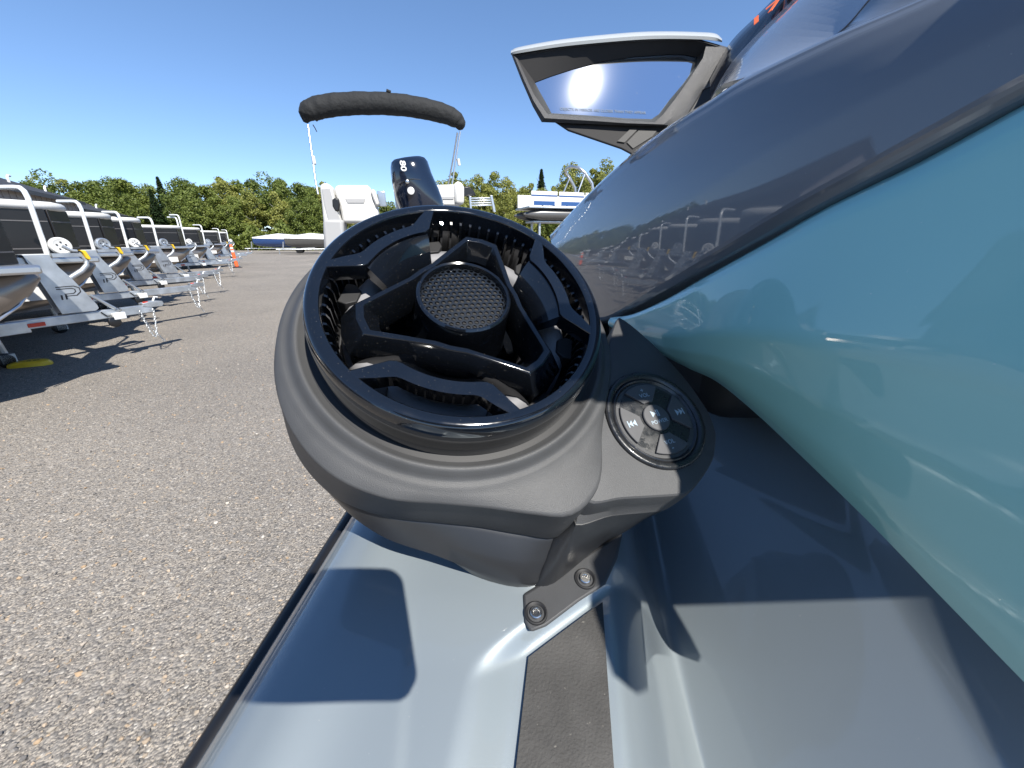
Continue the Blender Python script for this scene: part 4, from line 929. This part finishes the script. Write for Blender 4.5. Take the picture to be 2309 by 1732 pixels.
# lower boat: deck, tubes, side walls
bm = bmesh.new(); box(bm, (.05, 2.9, 1.13), (2.55, 6.2, .09)); bpart('deck', bm, 'aluminium', sharp=30, bevel=.02)
for x in (-1.2, 1.3):
    bm = bmesh.new(); box(bm, (x, 3.2, 1.50), (.035, 5.4, .62)); bpart('fence_panel', bm, 'white_gel', sharp=30, bevel=.01)
    bm = bmesh.new(); loops(bm, [[(x * .82 + r_ * math.cos(2 * math.pi * k / 20), y, .82 + r_ * math.sin(2 * math.pi * k / 20)) for k in range(20)] for y, r_ in ((-.2, .28), (-.15, .30), (5.2, .30), (6.0, .12))]); bpart('pontoon_tube', bm, 'aluminium', sharp=40)
bm = bmesh.new(); box(bm, (.05, 3.0, .42), (1.7, 5.4, .10)); 
for x in (-.9, 1.0): box(bm, (x, 2.5, .27), (.22, .55, .54))
bpart('trailer_cradle', bm, 'galvanised', sharp=30, bevel=.03)
slab('engine_cover_side', [(420, 1560), (640, 1560), (660, 1900), (430, 1900)], .0, .5, 'grey_vinyl', .05)
# bimini: rolled canvas on a bowed frame
yb = .9
arc_pts = [(235, 512), (243, 455), (266, 405), (330, 366), (450, 335), (650, 312), (900, 304), (1150, 312), (1400, 340), (1620, 385), (1780, 432), (1865, 480), (1905, 530), (1920, 590)]
C_ = np.array([onboat(*S_(*q), yb) for q in arc_pts]); C_ = crom(C_, 90)
wid = np.interp(np.linspace(0, 1, 90), [0, .04, .09, .16, .3, .5, .7, .85, .93, .97, 1], [.06, .12, .21, .275, .29, .29, .28, .245, .20, .14, .07])
bm = bmesh.new(); n = 28; rings = []
for i, c_ in enumerate(C_):
    tdir = C_[min(i + 1, 89)] - C_[max(i - 1, 0)]; tdir /= np.linalg.norm(tdir); nb = np.array([0, 1.0, 0]); up = np.cross(tdir, nb); up /= np.linalg.norm(up)
    if up[2] < 0 and i > 6: up = -up if abs(tdir[0]) > .3 else up
    ring = []
    for k in range(n):
        a = 2 * math.pi * k / n
        wr = 1 + .035 * math.sin(i * .9 + 2.0 * math.sin(a + i * .07)) * (.5 - .5 * math.cos(a)) + .012 * math.sin(i * 2.1 + a * 2)
        ring.append(c_ + (up * math.sin(a) * wid[i] * .62 + nb * math.cos(a) * wid[i] * .55) * wr)
    rings.append(ring)
loops(bm, rings); bim = bpart('bimini_canvas', bm, 'canvas_black', sharp=70)
def btube(name, pts, r_, m, parent=cb):
    bm = bmesh.new(); tube(bm, [tuple(onboat(*S_(x, y), d)) for x, y, d in pts], r_, 8); return bpart(name, bm, m, parent, sharp=60)
btube('bimini_pole', [(262, 540, yb), (300, 820, .75), (345, 1150, .55), (372, 1290, .5)], .017, 'aluminium')
btube('bimini_pole', [(1912, 610, yb), (1870, 880, .9), (1825, 1180, .9)], .017, 'aluminium')
btube('bimini_pole', [(1882, 620, yb), (1840, 880, 1.0), (1785, 1180, 1.1)], .017, 'aluminium')
btube('pole_clip', [(318, 880, .70), (333, 962, .66)], .03, 'white_gel'); btube('pole_clip', [(1890, 905, .9), (1903, 978, .9)], .03, 'white_gel')
btube('canvas_strap', [(315, 535, .8), (340, 575, .8), (358, 612, .8)], .008, 'canvas_black', bim)
btube('canvas_knot', [(1112, 165, .85), (1135, 175, .85), (1160, 185, .85)], .03, 'canvas_black', bim)
# outboard motor tilted up
oc = bpart('outboard_motor', (lambda bm: (loops(bm, [[tuple(onboat(*S_(cx + w * math.cos(2 * math.pi * k / 28), cy), -.55) + np.array([0, d * math.sin(2 * math.pi * k / 28), 0]) + np.array([0, 0, zt * math.cos(2 * math.pi * k / 28)])) for k in range(28)]
     for cx, cy, w, d, zt in ((1402, 888, 45, .06, .01), (1394, 893, 98, .13, .015), (1382, 906, 150, .20, .01), (1374, 932, 188, .26, -.01), (1372, 975, 208, .30, -.03), (1380, 1035, 222, .32, -.04), (1398, 1105, 236, .33, -.045), (1426, 1195, 250, .33, -.045), (1455, 1295, 258, .32, -.04), (1482, 1400, 258, .30, -.03), (1505, 1500, 230, .26, -.02))]), bm)[1])(bmesh.new()), 'navy_cowl', sharp=50)
btube('cowl_seam', [(1245, 1185, -.80), (1320, 1138, -.865), (1400, 1124, -.882), (1480, 1130, -.865), (1560, 1150, -.79)], .006, 'matte_black', oc)
_o = onboat(*S_(1378, 1252), -.878); bm = bmesh.new(); loops(bm, [[(_o[0] + r_ * math.cos(2 * math.pi * k / 24), _o[1] - .01 + y, _o[2] + r_ * math.sin(2 * math.pi * k / 24)) for k in range(24)] for r_, y in ((.055, .03), (.055, -.004), (.045, -.008))]); bpart('round_badge', bm, 'white_gel', oc, sharp=40)
_o = onboat(*S_(1338, 1155), -.868); bm = bmesh.new(); loops(bm, [[(_o[0] + r_ * math.cos(2 * math.pi * k / 16), _o[1] - .01 + y, _o[2] + r_ * math.sin(2 * math.pi * k / 16)) for k in range(16)] for r_, y in ((.03, .03), (.03, -.004), (.02, -.01))]); bpart('tow_eye', bm, 'steel_screw', oc, sharp=40)
_o = onboat(*S_(1292, 985), -.835)
bpart('lettering', place(text_mesh('80', .15, .002, bold=.004), lambda a, b, c_: (_o[0] + .8 * b + .1 * a, _o[1] - .03 - c_, _o[2] - a)), 'white_gel', oc, sharp=None)
bm = bmesh.new(); tube(bm, [tuple(onboat(*S_(1470, 1480), -.55)), tuple(onboat(*S_(1500, 1700), -.35)), tuple(onboat(*S_(1520, 1900), -.15))], [.16, .12, .10], 14); bpart('motor_leg', bm, 'navy_cowl', oc, sharp=50)
slab('transom_pod', [(1180, 1180), (1200, 1165), (1280, 1360), (1300, 1600), (1240, 1600)], -.15, .05, 'white_gel', .02)

# ------------------------------------------------------------------ boats farther off
def runabout(label, px, py, ln, yaw, hull, cover, name='covered_boat'):
    q = onz(px, py, 0); t = thing(name, label, 'boat', (q[0], q[1], 0), yaw)
    st = [(-.50, .95, .65), (-.25, 1.05, .62), (.10, 1.02, .60), (.32, .72, .66), (.45, .30, .80), (.50, .03, .95)]
    bm = bmesh.new(); loops(bm, [[(x * ln, -b, 1.35 + .15 * (x + .5)), (x * ln, -b * .92, .98 + .1 * (x + .5)), (x * ln, -b * .5, z0 + .05), (x * ln, 0, z0), (x * ln, b * .5, z0 + .05), (x * ln, b * .92, .98 + .1 * (x + .5)), (x * ln, b, 1.35 + .15 * (x + .5))] for x, b, z0 in st]); obj('hull', bm, hull, t, sharp=40)
    bm = bmesh.new(); loops(bm, [[(x * ln, -b * 1.04, 1.36 + .15 * (x + .5)), (x * ln, -b * .9, 1.46 + .15 * (x + .5)), (x * ln, 0, 1.50 + .13 * (x + .5) + h), (x * ln, b * .9, 1.46 + .15 * (x + .5)), (x * ln, b * 1.04, 1.36 + .15 * (x + .5))] for (x, b, z0), h in zip(st, (.05, .3, .42, .2, .05, 0))]); obj('cover', bm, cover, t, sharp=40)
    bm = bmesh.new(); loops(bm, [[(x * ln, s * b * 1.0, 1.20 + .12 * (x + .5)), (x * ln, s * b * 1.02, 1.26 + .14 * (x + .5)), (x * ln, s * b * .99, 1.34 + .15 * (x + .5))] for x, b, z0 in st for s in (-1,)], cap0=False, cap1=False, closed=False); obj('side_stripe', bm, 'white_gel', t, sharp=40)
    bm = bmesh.new(); tube(bm, [(-.45 * ln, -.5, .5), (.3 * ln, -.5, .5), (.56 * ln, 0, .5), (.64 * ln, 0, .5)], .04, 6); tube(bm, [(-.45 * ln, .5, .5), (.3 * ln, .5, .5), (.56 * ln, 0, .5)], .04, 6); tube(bm, [(.54 * ln, 0, .5), (.52 * ln, 0, 1.2)], .06, 6); tube(bm, [(.6 * ln, .02, .5), (.6 * ln, .02, .05)], .04, 6); obj('trailer_frame', bm, 'galvanised', t, sharp=40)
    for s in (-1, 1):
        bm = bmesh.new(); loops(bm, [[(-.2 * ln + r_ * math.cos(2 * math.pi * k / 18), s * .95 + y, .33 + r_ * math.sin(2 * math.pi * k / 18)) for k in range(18)] for r_, y in ((.2, -.1), (.33, -.08), (.33, .08), (.2, .1))]); obj('road_wheel', bm, 'rub_rail', t, sharp=40)
    return t
runabout('blue runabout under a white cover, on a trailer near the tree line', 650, 571, 6.2, R(200), 'blue_gel', 'white_gel')
runabout('grey runabout with white cover beside the white pontoon boat', 722, 573, 6.0, R(215), 'grey_gel', 'white_gel')
# pale pontoon boat with tow arch, right of the speaker
pw = thing('pontoon_boat', 'white striped pontoon boat with a tow arch, on a tall rack below the sunlit trees', 'boat', (2.75, 18.5, 1.75), R(-162)); pw.scale = (.7, .7, .7)
bm = bmesh.new(); box(bm, (0, 0, 1.25), (7.0, 2.5, .10)); obj('deck', bm, 'aluminium', pw, sharp=30, bevel=.02)
for s in (-1, 1):
    for k in range(4):
        bm = bmesh.new(); box(bm, (-2.6 + 1.72 * k, s * 1.2, 1.72), (1.62, .04, .74)); p_ = obj('fence_panel', bm, 'white_gel', pw, sharp=30, bevel=.01)
        bm = bmesh.new(); box(bm, (-2.6 + 1.72 * k, s * 1.225, 1.86), (1.6, .012, .07)); box(bm, (-2.6 + 1.72 * k, s * 1.225, 1.46), (1.3, .012, .22)); obj('stripe', bm, 'blue_gel', p_, sharp=30)
    bm = bmesh.new(); loops(bm, [[(x, s * .85 + r_ * math.cos(2 * math.pi * k / 18), .88 + r_ * math.sin(2 * math.pi * k / 18)) for k in range(18)] for x, r_ in ((-3.4, .28), (2.6, .31), (3.3, .2), (3.7, .05))]); obj('pontoon_tube', bm, 'grey_gel', pw, sharp=40)
    bm = bmesh.new(); tube(bm, [(-.6, s * 1.15, 2.1), (-.5, s * 1.12, 2.6), (-.05, s * 1.02, 3.15), (.3, s * .9, 3.42), (.5, s * .4, 3.55), (.52, 0, 3.58)], .085, 10); obj('tow_arch', bm, 'aluminium', pw, sharp=60)
    bm = bmesh.new(); tube(bm, [(-.05, s * 1.02, 3.15), (.4, s * 1.12, 2.1)], .05, 8); obj('arch_strut', bm, 'aluminium', pw, sharp=60)
for y in (-.8, .8):
    bm = bmesh.new(); box(bm, (-1.6, y, 1.85), (1.6, .6, .62)); obj('seat', bm, 'white_vinyl', pw, sharp=30, bevel=.08)
bm = bmesh.new(); box(bm, (0, 0, .50), (6.0, 1.5, .1)); obj('rack_bed', bm, 'galvanised', pw, sharp=30, bevel=.02)
for x in (-2.6, 0, 2.6):
    for y in (-.65, .65):
        bm = bmesh.new(); box(bm, (x, y, -1.03), (.12, .12, 2.94)); obj('rack_leg', bm, 'galvanised', pw, sharp=30, bevel=.01)

# blue bin and pale heaps at the edge of the yard
q = onz(541, 562, 0); t = thing('storage_bin', 'dark blue lidded storage bin at the end of the trailer row', 'bin', (q[0], q[1], 0), R(20))
bm = bmesh.new(); loops(bm, [[(-.9 * s, -.6 * s, z), (.9 * s, -.6 * s, z), (.9 * s, .6 * s, z), (-.9 * s, .6 * s, z)] for s, z in ((.92, 0), (1, 1.35))]); obj('body', bm, 'bin_blue', t, sharp=30, bevel=.03)
bm = bmesh.new(); loops(bm, [[(-.97 * s, -.66 * s, z), (.97 * s, -.66 * s, z), (.97 * s, .66 * s, z), (-.97 * s, .66 * s, z)] for s, z in ((1, 1.36), (1, 1.43), (.9, 1.62))]); obj('lid', bm, 'bin_blue', t, sharp=30, bevel=.03)
bm = bmesh.new(); box(bm, (-.2, -.62, 1.05), (.7, .02, .25)); obj('white_sign', bm, 'white_gel', t, sharp=30)
hl = ['large pale boulder by the blue bin', 'small pale boulder in front of the trees', 'white round boulder between bin and blue boat', 'low pale boulder next to the blue boat', 'pale boulder half hidden by the blue boat trailer']
for i, (x, y, s) in enumerate(((556, 561, .8), (569, 560, .7), (577, 563, 1.3), (592, 562, 1.0), (607, 563, 1.1))):
    q = onz(x, y, 0); bm = bmesh.new(); bmesh.ops.create_icosphere(bm, subdivisions=3, radius=s)
    for v_ in bm.verts:
        d = v_.co.normalized(); f_ = 1 + .22 * math.sin(3.1 * d.x + i * 2) * math.cos(2.7 * d.y + i) + .12 * math.sin(7 * d.z + 5 * d.x + i) + .05 * math.sin(13 * d.y + 11 * d.x)
        v_.co = Vector((v_.co.x * f_ * 1.2, v_.co.y * f_, (v_.co.z * f_ * .8 + s * .45)))
    o = obj('boulder', bm, 'stone_white', None, sharp=30); o.location = (q[0], q[1], 0); tag(o, hl[i], 'boulder', 'boulders by the tree line')

# ------------------------------------------------------------------ buildings behind the trailer row
rdn = np.array([rdir.x, rdir.y, 0]); rl = np.array([-rdir.y, rdir.x, 0])          # along the row / away from the yard
def building(name, label, p0, length, depth, eave, ridge, wall, vents, panels):
    """p0: near corner at the yard side; runs along the row direction"""
    t = thing(name, label, 'building', tuple(p0), math.atan2(rdn[1], rdn[0]))
    bm = bmesh.new(); loops(bm, [[(0, 0, z), (length, 0, z), (length, depth, z), (0, depth, z)] for z in (0, eave)], cap1=False)
    for x in (0, length): bm.faces.new([bm.verts.new((x, 0, eave)), bm.verts.new((x, depth / 2, ridge)), bm.verts.new((x, depth, eave))])
    w = obj('wall', bm, wall, t, sharp=30)
    for k in range(panels):      # upright ribs of the metal siding
        x = (k + .5) * length / panels; bm = bmesh.new(); box(bm, (x, -.02, eave / 2), (.07, .04, eave - .05)); obj('siding_rib', bm, wall, w, sharp=30)
    bm = bmesh.new(); e = .5
    loops(bm, [[(x, -e, eave - .12), (x, -e, eave + .14), (x, depth / 2, ridge + .35), (x, depth + e, eave + .14), (x, depth + e, eave - .12), (x, depth / 2, ridge + .02)] for x in (-e, length + e)]); r_ = obj('roof', bm, 'roof_dark', t, sharp=30)
    bm = bmesh.new(); box(bm, (length / 2, -e - .03, eave), (length + 2 * e, .05, .30)); obj('fascia', bm, 'trim_grey', r_, sharp=30)
    for (x, y, h) in vents:
        zz = eave + (ridge - eave) * (1 - abs(y - depth / 2) / (depth / 2)); bm = bmesh.new(); tube(bm, [(x, y, zz), (x, y, zz + h), (x + .12, y - .02, zz + h + .14), (x + .42, y - .04, zz + h + .14)], .09, 8); obj('vent_pipe', bm, 'bright_tube', r_, sharp=50)
    for k in range(max(1, panels // 8)):
        x = (k + .4) * length / max(1, panels // 8); bm = bmesh.new(); box(bm, (x, -.05, 1.6), (2.6, .06, 3.2)); d_ = obj('roller_door', bm, 'trim_grey', t, sharp=30)
        for j in range(6): bm = bmesh.new(); box(bm, (x, -.09, .3 + .5 * j), (2.5, .03, .03)); obj('door_rib', bm, 'roof_dark', d_, sharp=30)
    return t
e1 = onz(168, 450, 5.0); e1[2] = 0
building('warehouse', 'long grey metal warehouse behind the trailer row', e1 - rdn * 34, 34, 14, 4.7, 7.2, 'siding', [(29, 2.2, .7), (33.2, 1.5, .6)], 34)
e2 = onz(335, 512, 3.6); e2[2] = 0
building('storage_shed', 'lower black roofed shed beyond the grey warehouse', e1 + rdn * 1.5 + rl * .3, 26, 11, 4.1, 5.9, 'roof_dark', [(14, 2, .6)], 20)
# second gabled building off to the left, seen mirrored in the console panel
building('repair_shop', 'grey gabled repair shop left of the yard, mirrored in the grey console panel', np.array([-13.5, -9.0, 0]) - rdn * 6, 12, 10, 3.6, 6.6, 'siding', [], 12)

# ------------------------------------------------------------------ trees
def leaf_crown(seed, n, rx, rz, size, blobs=16):
    g = np.random.default_rng(seed); V, Fc = [], []; cs = []
    for _ in range(blobs):
        d = g.normal(size=3); d /= np.linalg.norm(d); rr_ = g.uniform(.15, .95) ** .6; w = 1 - .35 * max(0, d[2])
        cs.append((np.array([d[0] * rx * rr_ * w, d[1] * rx * rr_ * w, d[2] * rz * rr_]), g.uniform(.18, .38) * rx))
    for i in range(n):
        c0, r0 = cs[g.integers(len(cs))]; d = g.normal(size=3); d /= np.linalg.norm(d)
        p = c0 + d * r0 * (g.uniform(.3, 1.0) ** .5 + abs(g.normal()) * .18) * np.array([1, 1, .85])
        nrm = d * .7 + np.array([0, 0, .25]) + g.normal(size=3) * .6; nrm /= np.linalg.norm(nrm); a = np.cross(nrm, g.normal(size=3)); a /= np.linalg.norm(a); b = np.cross(nrm, a)
        s = size * g.uniform(.45, 1.25); k = len(V)
        V += [p + a * s, p + b * s * .62, p - a * s, p - b * s * .62]; Fc.append((k, k + 1, k + 2, k + 3))
    return V, Fc
def spruce_crown(seed, n, r, h, size):
    g = np.random.default_rng(seed); V, Fc = [], []
    for i in range(n):
        t = g.uniform(0, 1) ** .75; tier = (t * 9) % 1; rr_ = r * (1 - t) * (.55 + .45 * (1 - tier)) * g.uniform(.35, 1.05) + .05; a_ = g.uniform(0, 2 * math.pi)
        p = np.array([rr_ * math.cos(a_), rr_ * math.sin(a_), h * (.10 + .90 * t) - .25 * rr_]); out = np.array([math.cos(a_), math.sin(a_), -.35]); sd = np.array([-math.sin(a_), math.cos(a_), g.normal() * .3])
        s = size * g.uniform(.6, 1.2) * (1 - .5 * t); k = len(V); V += [p - out * s, p + sd * s * .4, p + out * s, p - sd * s * .4]; Fc.append((k, k + 1, k + 2, k + 3))
    return V, Fc
def raw_mesh(name, vf, m):
    me = bpy.data.meshes.new(name); me.from_pydata([tuple(v) for v in vf[0]], [], vf[1]); me.materials.append(MATS[m]); me.update(); return me
def trunk_mesh(seed, h, m, r0=.13):
    g = random.Random(seed); bm = bmesh.new(); pts = [(g.uniform(-.06, .06) * k, g.uniform(-.06, .06) * k, h * k / 6) for k in range(7)]
    tube(bm, pts, [r0 * (1 - .13 * k) for k in range(7)], 7)
    for k in range(7):
        z = h * g.uniform(.35, .9); a = g.uniform(0, 6.28); l_ = g.uniform(.6, 1.6); tube(bm, [(0, 0, z), (l_ * .5 * math.cos(a), l_ * .5 * math.sin(a), z + l_ * .35), (l_ * math.cos(a), l_ * math.sin(a), z + l_ * .85)], [.05, .035, .015], 5)
    me = bpy.data.meshes.new('trunk'); bm.to_mesh(me); bm.free(); me.materials.append(MATS[m]); return me
CR = {'green': [raw_mesh('crown', leaf_crown(s, 8000, 2.5, 4.3, .165, 46), 'leaf_green') for s in (1, 2, 3, 4)],
      'sunny': [raw_mesh('crown', leaf_crown(s, 7500, 2.1, 4.6, .15, 50), 'leaf_sunny') for s in (11, 12, 13, 14)],
      'spruce': [raw_mesh('crown', spruce_crown(s, 4200, 2.3, 9.3, .34), 'leaf_spruce') for s in (21, 22)]}
TRK = {'green': [trunk_mesh(s, 8.0, 'bark') for s in (1, 2)] + [trunk_mesh(3, 7.5, 'bark_pale')], 'sunny': [trunk_mesh(s, 8.5, 'bark_pale', .10) for s in (5, 6)], 'spruce': [trunk_mesh(8, 8.5, 'bark', .16)]}
ZL = {('green', 0): ('leafy green broadleaf tree in the wood behind the trailer row', 'broadleaf trees behind the trailers'),
      ('sunny', 0): ('yellow green tree among the darker trees behind the trailer row', 'paler trees behind the trailers'),
      ('spruce', 0): ('pointed dark spruce in the wood behind the trailer row', 'spruces behind the trailers'),
      ('green', 1): ('green broadleaf tree behind the white pontoon boat with bimini', 'broadleaf trees behind the bimini boat'),
      ('sunny', 1): ('yellow green tree behind the white pontoon boat with bimini', 'sunlit trees behind the bimini boat'),
      ('green', 2): ('darker green broadleaf tree in the sunlit wood below the mirror', 'broadleaf trees below the mirror'),
      ('sunny', 2): ('slim yellow green tree in the sunlit wood below the mirror', 'sunlit trees below the mirror'),
      ('spruce', 2): ('pointed dark spruce in the sunlit wood below the mirror', 'spruces below the mirror')}
tk = 0
def tree(kind, x, y, h, name, zone):
    global tk; tk += 1
    lab, grp = ZL[(kind, zone)]; t = thing(name, lab, 'tree', (x, y, 0), random.uniform(0, 6.28), grp)
    cm = CR[kind][tk % len(CR[kind])]; tm = TRK[kind][tk % len(TRK[kind])]
    c_ = bpy.data.objects.new('crown', cm); COL.objects.link(c_); c_.parent = t
    w = bpy.data.objects.new('trunk', tm); COL.objects.link(w); w.parent = t
    k = h / 9.8
    if kind == 'spruce': c_.scale = (k, k, k); w.scale = (k, k, k * .98)
    else:
        c_.location = (0, 0, h - 4.5 * k); c_.scale = (k * random.uniform(.9, 1.2), k * random.uniform(.9, 1.2), k * random.uniform(.95, 1.1)); w.scale = (k, k, k * .98)
def at(px, dist):                     # a place on the ground in that direction, that far ahead
    return (px - 1154.5) / 867.0 * (dist * math.cos(PITCH) + EYE * math.sin(PITCH)), dist
def wood(kinds, xs, rows, name):
    for (dist, step, hs) in rows:
        px = xs[0]
        while px < xs[1]:
            x, y = at(px, dist + random.uniform(-2, 2)); kd = random.choices(list(kinds), list(kinds.values()))[0]
            prof_h = np.interp(px, [-60, 60, 190, 330, 440, 560, 690, 760, 900, 1050, 1200, 1330, 1500], [10.8, 10.0, 10.6, 10.2, 10.4, 11.0, 10.6, 9.6, 8.6, 10.6, 10.3, 11.2, 12.5]) * dist / 66.
            tree(kd, x, y, prof_h * random.uniform(.86, 1.07) * hs * (1.1 if kd == 'spruce' else 1), {'green': 'broadleaf_tree', 'sunny': 'birch_tree', 'spruce': 'spruce_tree'}[kd], 0 if px < 735 else 1 if px < 1025 else 2)
            px += step * random.uniform(.7, 1.3)
wood({'green': 14, 'sunny': 2, 'spruce': .6}, (-40, 735), [(60, 46, .80), (66, 44, .98), (73, 52, 1.03)], 'broadleaf_tree')
wood({'sunny': 5, 'green': 2}, (745, 1020), [(74, 44, .92), (82, 60, 1.0)], 'birch_tree')
wood({'sunny': 12, 'green': 2, 'spruce': 1.0}, (1030, 1480), [(62, 30, .82), (68, 30, .97), (76, 36, 1.03)], 'birch_tree')
# undergrowth along the edge of the wood
def brush(px0, px1, d0, d1, n, m, label, hmax=2.2):
    V, Fc = [], []; g = np.random.default_rng(int(px0) + 77)
    for i in range(n):
        px = g.uniform(px0, px1); x, y = at(px, g.uniform(d0, d1)); bump_ = .45 + .55 * (math.sin(px * .09) * .5 + .5) * (math.sin(px * .031 + 1) * .4 + .6)
        p = np.array([x, y, g.uniform(0, 1) ** .8 * hmax * bump_]); a = g.normal(size=3); a /= np.linalg.norm(a); b = np.cross(a, g.normal(size=3)); b /= np.linalg.norm(b); s = g.uniform(.12, .30); k = len(V)
        V += [p + a * s, p + b * s * .6, p - a * s, p - b * s * .6]; Fc.append((k, k + 1, k + 2, k + 3))
    o = obj('undergrowth', (V, Fc), m, None, sharp=None); tag(o, label, 'undergrowth', kind='stuff')
brush(-60, 740, 55, 63, 34000, 'leaf_green', 'low green brush along the foot of the left wood', 4.0)
brush(740, 1480, 60, 66, 22000, 'leaf_sunny', 'low yellow green brush along the foot of the right wood', 3.6)

# loose stones on the near gravel
V, Fc = [], []; g = np.random.default_rng(5)
ico = bmesh.new(); bmesh.ops.create_icosphere(ico, subdivisions=1, radius=1.0); iv = np.array([v_.co[:] for v_ in ico.verts]); ifc = [[v_.index for v_ in f_.verts] for f_ in ico.faces]; ico.free()
cnt = 0
while cnt < 9000:
    y = .4 + 7.5 * g.uniform() ** 1.5; x = -.3 - g.uniform() * (1.0 + y * 1.35)
    s = .0035 + .0055 * g.uniform() ** 3; M_ = iv * (1 + .25 * g.normal(size=(len(iv), 1))) * s * np.array([1.2, 1, .75]); a = g.uniform(0, 6.28); ca_, sa_ = math.cos(a), math.sin(a)
    M_ = np.stack([M_[:, 0] * ca_ - M_[:, 1] * sa_, M_[:, 0] * sa_ + M_[:, 1] * ca_, M_[:, 2]], 1) + np.array([x, y, s * .35]); k = len(V); V += list(M_); Fc += [[q + k for q in f_] for f_ in ifc]; cnt += 1
o = obj('loose_stones', (V, Fc), 'pebble', None, sharp=None); tag(o, 'loose small stones scattered on the near gravel', 'stones', kind='stuff')
